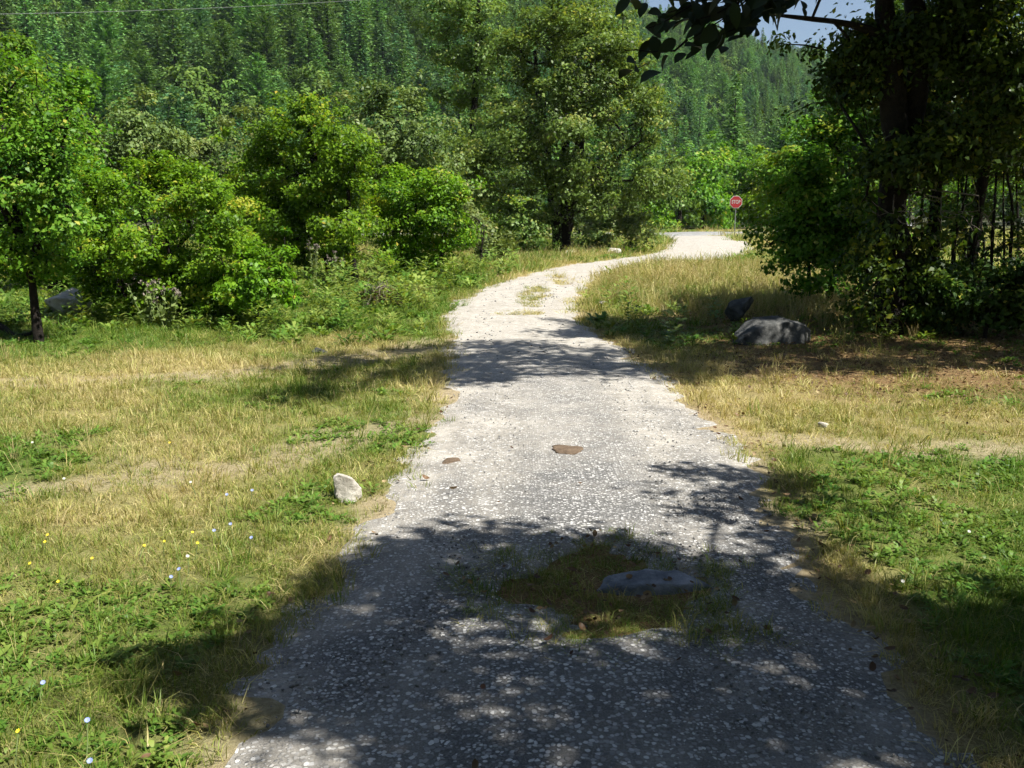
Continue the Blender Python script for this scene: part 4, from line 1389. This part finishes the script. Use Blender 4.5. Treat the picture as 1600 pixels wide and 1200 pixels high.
# the hanging spray itself: big leaves on thin twigs
g = Geo()
gt = Geo()
r = np.random.default_rng(78)
lc, ln = [], []
for (u0, v0, u1, v1, Y, n) in ((1240, -60, 1075, 66, 2.35, 30), (1075, 66, 975, 78, 2.3, 8), (1150, -50, 972, -4, 2.3, 16), (1210, -20, 1130, 55, 2.4, 26), (1290, -70, 1190, 10, 2.45, 26), (1180, -60, 1040, 22, 2.5, 30),
                               (1330, -80, 1245, -18, 2.45, 18), (1140, -30, 1015, 40, 2.4, 22), (1200, -40, 1090, 30, 2.3, 26), (1250, -30, 1165, 30, 2.5, 22)):
    a = at(u0, v0, Y)
    e = at(u1, v1, Y)
    pts = [a + (e - a) * f_ + np.array([0, 0, -.015]) * (f_ - f_ ** 2) * 4 + r.normal(size=3) * .004 for f_ in np.linspace(0, 1, 6)]
    gt.tube(pts, np.linspace(.0032, .0012, 6), 5)
    for k_ in range(n):
        f_ = (k_ + .8) / n
        c = a + (e - a) * f_ + np.array([r.normal() * .018, r.normal() * .06, -.018 + r.normal() * .014])
        lc.append(c)
        ln.append(np.array([r.normal() * .6, -.55 + r.normal() * .5, .55 + r.normal() * .35]))
lc = np.array(lc)
L_ = .030 + .038 * r.random(len(lc))


def big_leaf(g, c, nrm, L, seed):
    rr = np.random.default_rng(seed)
    n_ = unit(np.array(nrm))
    d = unit(np.array([-.55 + rr.normal() * .35, rr.normal() * .3, -.6 + rr.normal() * .25]))
    d = unit(d - n_ * np.dot(d, n_))
    s = np.cross(n_, d)
    asp = .42 + .3 * rr.random()
    prof_ = [(0, .02), (.12, .30), (.3, .47), (.5, .50), (.7, .40), (.87, .2), (1, .01)]
    v, q = [], []
    for (f_, w_) in prof_:
        m_ = c + d * L * (f_ - .3) - n_ * L * .28 * (f_ - .35) ** 2
        w2 = w_ * L * asp
        v += [m_ - s * w2 + n_ * w2 * .28, m_, m_ + s * w2 + n_ * w2 * .28]
    for a_ in range(len(prof_) - 1):
        for b_ in range(2):
            q.append([a_ * 3 + b_, a_ * 3 + b_ + 1, a_ * 3 + b_ + 4, a_ * 3 + b_ + 3])
    g.add(v, q, None, .2 + .6 * rr.random())


for k_ in range(len(lc)):
    big_leaf(g, lc[k_], ln[k_], L_[k_], 900 + k_)
gt.build("twigs", M["bark"], hazel, True)
g.build("hanging_leaves", M["leaf_hazel_backlit"], hazel, True)

# ------------------------------------------------------------------ brush heap, thistles, fallen limb
b = gp(-2.35, 16.4)
r = np.random.default_rng(95)
bh = empty("brush_heap", tuple(b), "heap of reddish brown dead brush among the green weeds", "brush heap")
n = 420
d = unit(r.normal(size=(n, 3)) * np.array([1, .8, .55]))
P = b + np.abs(d) * np.sign(d) * np.array([.42, .30, .34]) * (r.random((n, 1)) ** .3)
P[:, 2] = b[2] + np.abs(P[:, 2] - b[2]) + .02
g = Geo()
leaf_geo(g, P, d + np.array([0, 0, .4]) + r.normal(size=(n, 3)) * .5, .08 + .05 * r.random(n), .05, r.random(n), .25, 96)
g.build("dead_leaves", M["litter"], bh)
g = Geo()
for _ in range(34):
    a_ = r.random() * 6.283
    p0 = b + np.array([math.cos(a_) * .4, math.sin(a_) * .28, .02])
    p1 = b + np.array([r.normal() * .12, r.normal() * .1, .30 + .10 * r.random()])
    g.tube([p0, (p0 + p1) / 2 + r.normal(size=3) * .05, p1, p1 + unit(r.normal(size=3)) * .12], [.009, .008, .006, .003], 5)
g.build("dead_twigs", M["bark_pale"], bh, True)
for k_, (u, v, Y, hh_) in enumerate(((490, 440, 19.5, .95), (522, 442, 19.5, .80), (232, 505, 13.4, .62), (262, 507, 13.3, .52))):
    p = at(u, v, Y)
    b = gp(p[0], Y)
    th = empty("thistle", tuple(b), ["tall grey green thistle, taller of two below the creeper covered tree", "grey green thistle, shorter of two below the creeper covered tree",
                                     "pale seeding thistle, taller of two in front of the bramble bush", "pale seeding thistle, shorter of two in front of the bramble bush"][k_], "thistle", "thistles by the bushes")
    gs, gl, gh = Geo(), Geo(), Geo()
    for _ in range(6):
        top = b + np.array([r.normal() * .12, r.normal() * .12, hh_ * (.75 + .3 * r.random())])
        gs.tube([b + r.normal(size=3) * np.array([.03, .03, 0]), (b + top) / 2 + r.normal(size=3) * .02, top], [.008, .006, .004], 5)
        for f_ in np.linspace(.1, .95, 16):
            c = b + (top - b) * f_ + r.normal(size=3) * .035
            leaf_geo(gl, c[None], (r.normal(size=3) + np.array([0, 0, .6]))[None], .13 * (1.15 - f_ * .6), .05, .4 + .5 * r.random(), .25, int(r.integers(1e6)))
        for _k in range(5):
            c = top + r.normal(size=3) * .035
            leaf_geo(gh, np.repeat(c[None], 5, 0) + r.normal(size=(5, 3)) * .008, r.normal(size=(5, 3)), .045, .03, .8, .2, int(r.integers(1e6)))
    gs.build("stems", M["stem"], th, True)
    gl.build("leaves", M["leaf_olive"], th)
    tag(gh.build("seed_heads", M["bark_pale"], th), kind="stuff")
g = Geo()
pts = [at(-25, 500, 12.6), at(5, 512, 12.4), at(22, 524, 12.2), at(45, 522, 12.0), at(60, 512, 12.0)]
g.tube(resample(catmull(np.array(pts), 6), .06), np.linspace(.055, .02, len(resample(catmull(np.array(pts), 6), .06))), 8)
tag(g.build("fallen_limb", M["bark"], None, True), "dark curved fallen limb lying at the left edge below the leaning tree", "limb")
# ------------------------------------------------------------------ trees beyond the road
for k_, (nm, lab, u, Y, lobs, n, mt) in enumerate((
    ("roadside_tree", "mid green tree behind the road, left of the stop sign", 1095, 84, [lob(1090, 285, 84, 38, 45), lob(1070, 310, 84, 30, 35), lob(1115, 320, 84, 30, 32)], 90, "leaf_left"),
    ("roadside_tree", "rounded green tree behind the stop sign", 1150, 92, [lob(1145, 270, 92, 40, 40), lob(1170, 300, 92, 40, 40), lob(1140, 325, 92, 38, 25)], 100, "leaf_left"),
    ("roadside_tree", "yellow green tree behind the road, right of the stop sign", 1215, 88, [lob(1210, 285, 88, 42, 50), lob(1190, 325, 88, 38, 25), lob(1250, 300, 88, 45, 55)], 110, "leaf_fresh"),
    ("roadside_tree", "dark low tree behind the road, showing between alder and stop sign", 1060, 80, [lob(1050, 320, 80, 38, 35), lob(1020, 300, 80, 40, 40)], 70, "leaf_alder"),
    ("roadside_tree", "green tree across the road, hidden behind the dense verge bush", 1320, 90, [lob(1310, 290, 90, 60, 55), lob(1360, 270, 90, 60, 60)], 90, "leaf_left"),
    ("roadside_tree", "sunlit tree beyond the field, seen between the saplings", 1500, 95, [lob(1480, 290, 95, 70, 45), lob(1560, 280, 95, 70, 55), lob(1640, 280, 95, 70, 60)], 120, "leaf_fresh"),
)):
    p = at(u, 360, Y)
    b = gp(p[0], Y)
    plant(nm, lab, "tree", b, [(stem_to(b, b + (.1, 0, 1.0), b + (0, 0, 3.0)), [.2, .16, .08])], lobs, n, 75, .34, .95, mt, seed=400 + k_, group="trees beyond the road")


for k_, (u, Y, ru, rv, mt, lab) in enumerate(((1005, 78, 40, 22, "leaf_left", "low bush behind the road, seen right of the big alder's trunk"), (1050, 86, 45, 22, "leaf_olive", "dull green bush behind the road, below the dark low tree"),
                                              (1105, 88, 45, 20, "leaf_left", "low green bush behind the road, left of the sign post"), (1165, 98, 45, 20, "leaf_left", "low green bush behind the road, at the foot of the sign post"),
                                              (1225, 112, 45, 18, "leaf_olive", "dull green bush behind the road, right of the sign post"), (700, 66, 60, 30, "leaf_olive", "dull bush far behind the slender alder"),
                                              (800, 70, 70, 32, "leaf_left", "wide green bush far behind the big alder's trunk"), (920, 72, 60, 30, "leaf_olive", "dull bush far behind the big alder, right of its trunk"))):
    p = at(u, 345, Y)
    b = gp(p[0], Y)
    plant("roadside_bush", lab, "bush", b, [(stem_to(b, b + (0, 0, .4), b + (.05, 0, 1.0)), [.05, .04, .02])], [lob(u, 345, Y, ru, rv), lob(u + 25, 352, Y, ru * .6, rv * .6), lob(u - 25, 352, Y, ru * .6, rv * .6)],
          55, 70, .26, .7, mt, seed=450 + k_, group="bushes behind the road", part_names=("stems", "foliage"))
# ------------------------------------------------------------------ forest on the hill
def conifer(name, H, R0, mat, seed, pine=False):
    r = np.random.default_rng(seed)
    g = Geo()
    z0 = .12 if not pine else .30
    nw = 33
    for w_ in range(nw):
        f_ = w_ / (nw - 1)
        z = H * (z0 + (1 - z0) * f_ * .985)
        if pine:
            L = R0 * (math.sin(math.pi * min(1, .18 + .80 * f_)) ** .7) * (.75 + .4 * r.random())
        else:
            L = R0 * (1 - f_) ** .8 * (.8 + .35 * r.random()) + .12
        nb = 7 if f_ < .75 else 5
        a0 = r.random() * 6.28
        for b_ in range(nb):
            a = a0 + b_ * 6.283 / nb + r.normal() * .2
            d = np.array([math.cos(a), math.sin(a), 0])
            sd = np.array([-d[1], d[0], 0])
            Lb = L * (.7 + .5 * r.random())
            ns = max(2, int(Lb / .32))
            for s_ in range(ns):
                q_ = (s_ + .8) / ns
                up = (.22 * q_ if pine else -.30 * q_ + .18 * q_ * q_)
                c = d * Lb * q_ + np.array([0, 0, z + up * Lb + r.normal() * .08])
                for e in (-1, 1):
                    ln_ = (.40 + .26 * r.random()) * (1.05 - .4 * q_)
                    wd = .20 + .12 * r.random()
                    dd = unit(d * .7 + sd * e * (.75 - .3 * q_) + np.array([0, 0, r.normal() * .25 + (.25 if pine else -.05)]))
                    pp = unit(np.cross(dd, np.array([0, 0, 1]) + r.normal(size=3) * .5))
                    g.add([c - dd * ln_ * .3, c + pp * wd * .5 + dd * ln_ * .2, c + dd * ln_, c - pp * wd * .5 + dd * ln_ * .2], [[0, 1, 2, 3]], None,
                          np.clip(.25 + .5 * q_ + .1 * r.normal(), 0, 1))
    nleaf = len(g.q)
    gt_ = Geo()
    gt_.tube([(0, 0, -.5), (0.03, 0, H * .5), (0, 0, H * .97)], [.012 * H, .008 * H, .01], 5)
    v = np.concatenate(g.v + gt_.v)
    q = np.concatenate(g.q + [x_ + g.n for x_ in gt_.q])
    mi = np.r_[np.zeros(nleaf), np.ones(len(q) - nleaf)]
    return mk(name, v, q, [mat, M["bark"]], None, {"tint": np.concatenate(g.a + gt_.a)}, False, False, mi)


def broadleaf(name, H, R0, mat, seed):
    r = np.random.default_rng(seed)
    g = Geo()
    n_c = 34
    d = unit(r.normal(size=(n_c, 3)))
    c = np.array([0, 0, H * .58]) + d * np.array([R0, R0, H * .38]) * (r.random((n_c, 1)) ** .35)
    cid = np.repeat(np.arange(n_c), 26)
    off = unit(r.normal(size=(len(cid), 3))) * (r.random((len(cid), 1)) ** .4) * np.array([1, 1, .7])
    P = c[cid] + off * .95
    nr_ = off + unit(P - np.array([0, 0, H * .5])) * .6 + np.array([0, 0, .4]) + r.normal(size=P.shape) * .4
    leaf_geo(g, P, nr_, .50 + .3 * r.random(len(P)), .36, np.clip(.45 + .25 * off[:, 2] + (r.normal(size=n_c) * .12)[cid] + r.normal(size=len(P)) * .12, 0, 1), .15, seed)
    gt_ = Geo()
    gt_.tube([(0, 0, -.5), (.1, 0, H * .4), (0, 0, H * .75)], [.02 * H, .014 * H, .03], 5)
    v = np.concatenate(g.v + gt_.v)
    q = np.concatenate(g.q + [x_ + g.n for x_ in gt_.q])
    mi = np.r_[np.zeros(len(P)), np.ones(len(q) - len(P))]
    return mk(name, v, q, [mat, M["bark"]], None, {"tint": np.concatenate(g.a + gt_.a)}, False, False, mi)


FOR = [conifer("a_spruce_0", 14, 3.0, M["needles"], 501), conifer("a_spruce_1", 12, 2.9, M["needles_blue"], 502), conifer("a_spruce_2", 16, 3.2, M["needles"], 503),
       conifer("b_pine_0", 14, 3.2, M["needles"], 504, True), conifer("b_pine_1", 12, 3.0, M["needles_blue"], 505, True),
       broadleaf("c_beech_0", 10, 3.2, M["leaf_far"], 506), broadleaf("c_beech_1", 8, 2.8, M["leaf_far"], 507)]
FOR_C = proto_collection("forest_kinds", FOR)
r = np.random.default_rng(12)
pts = []
cell = 4.7
for yy in np.arange(100, 640, cell):
    big = cell if yy < 330 else cell * 1.35
    x0_, x1_ = -.66 * yy - 25, .50 * yy + 30
    xx = np.arange(x0_, x1_, big)
    xx = xx + r.normal(size=len(xx)) * 1.5
    y_ = yy + r.normal(size=len(xx)) * 1.6
    pts.append(np.stack([xx, y_], 1))
pts = np.concatenate(pts)
hh = hills(pts[:, 0], pts[:, 1])
pts = pts[(hh > 1.0) | ((pts[:, 1] > 102) & (r.random(len(pts)) < .30))]
pts = pts[seg_d(pts[:, 0], pts[:, 1], [tuple(p) for p in ROAD[::6]]) > 7]
ps = fbm(pts[:, 0], pts[:, 1], 45, 15)
kind_i = np.where(ps + r.normal(size=len(pts)) * .10 > .66, r.integers(5, 7, len(pts)), np.where(fbm(pts[:, 0], pts[:, 1], 40, 19) + r.normal(size=len(pts)) * .12 > .45, r.integers(0, 3, len(pts)), r.integers(3, 5, len(pts))))
dist = np.hypot(pts[:, 0], pts[:, 1])
low = T(pts[:, 0], pts[:, 1]) < 5
kind_i = np.where(low & (r.random(len(pts)) < .35), r.integers(5, 7, len(pts)), kind_i)
fs = .68 + .68 * r.random(len(pts)) ** 1.3
rz = r.random(len(pts)) * 6.283
tops = T(pts[:, 0], pts[:, 1]) + 12 * fs
elev_px = 330 - 1450 * (tops - CAM_H) / pts[:, 1] * .97
upx = 800 + 1450 * pts[:, 0] / pts[:, 1]
clear = np.where(upx < 420, 175, np.where(upx < 690, 150, np.where(upx < 1060, -20, np.where(upx < 1260, 260, -99))))
vis = (upx > 0) & (upx < 1600) & (elev_px < clear) & (elev_px > -60)
cand = np.where(vis)[0]
cand = cand[np.argsort(dist[cand])][:300]
sel = np.zeros(len(pts), bool)
sel[cand] = True
TREE_N = {0: "spruce_tree", 1: "spruce_tree", 2: "spruce_tree", 3: "pine_tree", 4: "pine_tree", 5: "hill_tree", 6: "hill_tree"}
TREE_L = {"spruce_tree": "pointed dark spruce standing in the forest on the hillside", "pine_tree": "blunt topped pine standing in the forest on the hillside", "hill_tree": "light green leafy tree among conifers on the hillside"}
for i_ in cand:
    k = int(kind_i[i_])
    o = FOR[k].copy()
    o.name = TREE_N[k]
    COL.objects.link(o)
    o.location = (pts[i_, 0], pts[i_, 1], Tz(pts[i_, 0], pts[i_, 1]) - .1)
    o.rotation_euler = (0, 0, rz[i_])
    o.scale = (fs[i_],) * 3
    u_ = upx[i_]
    zone = ("above the leaning tree" if u_ < 130 else "above the wide bramble bush" if u_ < 400 else "above the creeper covered tree" if u_ < 560 else "above the grey green willow" if u_ < 690
            else "behind the alders" if u_ < 1060 else "right of the big alder")
    tag(o, TREE_L[TREE_N[k]].replace("on the hillside", "on the hill " + zone), "tree", TREE_L[TREE_N[k]].split(" standing")[0].split(" among")[0] + "s of the hillside forest")
for k_, (x_, y_, f_) in enumerate(((-7.5, -4.5, 1.0), (-4.5, -8, 1.15), (-1, -7, 1.0), (2.5, -9, 1.2), (6, -6, 1.1), (9.5, -4, 1.2), (-10.5, -1, 1.0), (9, -11, 1.3), (-9, -11, 1.2), (12, 1.5, 1.0))):
    o = FOR[5 + k_ % 2].copy()
    o.name = "sky_block_tree"  # unseen tree, added to block sky light and deepen the shade
    COL.objects.link(o)
    o.location = (x_, y_, Tz(x_, y_) - .1)
    o.rotation_euler = (0, 0, k_ * 1.3)
    o.scale = (f_,) * 3
    tag(o, "unseen leafy tree added behind the viewer to block sky light", "tree", "added trees behind the viewer")
rest = ~sel
n = rest.sum()
scatter("forest", "mass of conifers and leafy trees covering the hills", "forest", np.stack([pts[rest, 0], pts[rest, 1], T(pts[rest, 0], pts[rest, 1]) - .1], 1),
        np.stack([np.zeros(n), np.zeros(n), rz[rest]], 1), fs[rest], kind_i[rest], r.random(n), FOR_C)

# ------------------------------------------------------------------ stop sign
SX, SY = 14.35, 60.6
sz0 = Tz(SX, SY)
sg = empty("stop_sign", (SX, SY, sz0), "red octagonal stop sign on a thin grey post by the road", "sign")
g = Geo()
g.tube([(SX, SY, sz0 - .3), (SX, SY, sz0 + 2.62)], [.032, .032], 10)
g.build("post", M["sign_post"], sg, True)
SC = np.array([SX, SY - .045, sz0 + 2.22])


def octagon(name, rad, y0, y1, mat, parent):
    th = np.arange(8) * math.pi / 4 + math.pi / 8
    ring = np.stack([rad * np.cos(th), np.zeros(8), rad * np.sin(th)], 1)
    v = np.vstack([ring + (0, y0, 0), ring + (0, y1, 0)])
    me = bpy.data.meshes.new(name)
    me.from_pydata([tuple(p) for p in v], [], [tuple(range(8)), tuple(range(15, 7, -1))] + [(k, (k + 1) % 8, 8 + (k + 1) % 8, 8 + k)[::-1] for k in range(8)])
    me.materials.append(mat)
    o = bpy.data.objects.new(name, me)
    COL.objects.link(o)
    o.parent = parent
    return o


pl = octagon("plate", .42, -.006, .006, M["sign_white"], sg)
pl.location = SC - np.array(sg.location)
fc = octagon("red_face", .38, -.012, -.004, M["sign_red"], pl)
cu = bpy.data.curves.new("letters", 'FONT')
cu.body = "STOP"
cu.size = .28
cu.align_x = 'CENTER'
cu.align_y = 'CENTER'
cu.extrude = .003
cu.offset = .006
tmp = bpy.data.objects.new("letters_curve", cu)
COL.objects.link(tmp)
bpy.context.view_layer.update()
me = bpy.data.meshes.new_from_object(tmp.evaluated_get(bpy.context.evaluated_depsgraph_get()))
bpy.data.objects.remove(tmp)
me.materials.clear()
me.materials.append(M["sign_white"])
lt = bpy.data.objects.new("letters", me)
COL.objects.link(lt)
lt.parent = pl
lt.rotation_euler = (R(90), 0, 0)
lt.location = (0, -.016, 0)
lt.scale = (.82, 1.15, 1)
sg.rotation_euler = (0, 0, R(-6))

# ------------------------------------------------------------------ overhead cable
a = at(0, 22, 34)
e = at(560, 0, 46)
d_ = e - a
cab = [a + d_ * t_ + np.array([0, 0, .35 * ((t_ - .5) ** 2 - .25)]) for t_ in np.linspace(-1.2, 2.6, 60)]
g = Geo()
g.tube(cab, .008, 5)
tag(g.build("overhead_cable", M["cable"], None, True), "thin overhead cable crossing in front of the wooded hill", "cable")


# ------------------------------------------------------------------ wild flowers and stalks
def flower(name, label, group, x, y, h, rad, mat, seed, petals=9):
    r = np.random.default_rng(seed)
    z = Tz(x, y)
    root = empty(name, (x, y, z), label, "flower", group)
    top = np.array([x + r.normal() * .02, y + r.normal() * .02, z + h])
    g = Geo()
    g.tube([(x, y, z - .02), (np.array([x, y, z]) + top) / 2 + np.r_[r.normal(size=2) * .006, 0], top], [.0022, .002, .0014], 5)
    g.build("stem", M["stem"], root, True)
    g = Geo()
    nrm = unit(np.array([.1 + r.normal() * .2, -.55, .8]))
    u_ = unit(np.cross(nrm, np.array([0, 1, .2])))
    w_ = np.cross(nrm, u_)
    for k in range(petals):
        a_ = k * 6.283 / petals
        d = u_ * math.cos(a_) + w_ * math.sin(a_)
        s = np.cross(nrm, d)
        g.add([top, top + d * rad * .7 - s * rad * .22 + nrm * .002, top + d * rad + nrm * .004, top + d * rad * .7 + s * rad * .22 + nrm * .002], [[0, 1, 2, 3]])
    g.build("flower_head", M[mat], root)


BLUE = [(283, 888, .12), (350, 772, .10), (392, 765, .11), (366, 818, .10), (345, 828, .09), (388, 836, .1), (126, 1134, .14), (145, 1187, .14), (64, 1070, .08), (262, 900, .05)]
for k_, (u, v, h_) in enumerate(BLUE):
    t_ = (.0 + h_ - CAM_H) / ((at(u, v, 1.0)[2] - CAM_H))
    p = at(u, v, t_)
    flower("blue_flower", "small pale blue chicory flower in the short grass left of the track", "blue flowers in the left meadow", p[0], p[1], h_, .009, "petal_blue", 600 + k_, 12)
YEL = [(254, 843, .09), (302, 848, .09), (300, 832, .08), (138, 875, .09), (80, 833, .08), (66, 843, .07), (98, 905, .07), (48, 877, .06), (16, 1150, .12), (262, 690, .12), (215, 855, .06)]
for k_, (u, v, h_) in enumerate(YEL):
    t_ = (h_ - CAM_H) / ((at(u, v, 1.0)[2] - CAM_H))
    p = at(u, v, t_)
    flower("yellow_flower", "small yellow flower in the short grass left of the track", "yellow flowers in the left meadow", p[0], p[1], h_, .008, "petal_yellow", 640 + k_, 8)
for k_, (u, v, h_) in enumerate(((292, 868, .1), (308, 752, .1), (100, 748, .1), (62, 688, .1), (1495, 828, .08), (1420, 905, .05))):
    t_ = (h_ - CAM_H) / ((at(u, v, 1.0)[2] - CAM_H))
    p = at(u, v, t_)
    flower("white_flower", "small white flower head in the short grass", "white flowers in the meadow", p[0], p[1], h_, .009, "petal_white", 680 + k_, 10)


# ------------------------------------------------------------------ hazy valley air
m, t, out = nt("valley_air")
pv = N(t, "ShaderNodeVolumePrincipled")
pv.inputs["Color"].default_value = (.80, .88, 1.0, 1)
pv.inputs["Density"].default_value = .00010
pv.inputs["Anisotropy"].default_value = .2
t.links.new(pv.outputs[0], out.inputs["Volume"])
hv_ = np.array([(x_, y_, z_) for z_ in (-2.5, 260.0) for y_ in (-75.0, 905.0) for x_ in (-430.0, 905.0)])
hq = np.array([[0, 2, 3, 1], [4, 5, 7, 6], [0, 1, 5, 4], [2, 6, 7, 3], [0, 4, 6, 2], [1, 3, 7, 5]])
tag(mk("haze", hv_, hq, m), "thin bluish summer haze filling the valley air", "haze", kind="stuff")
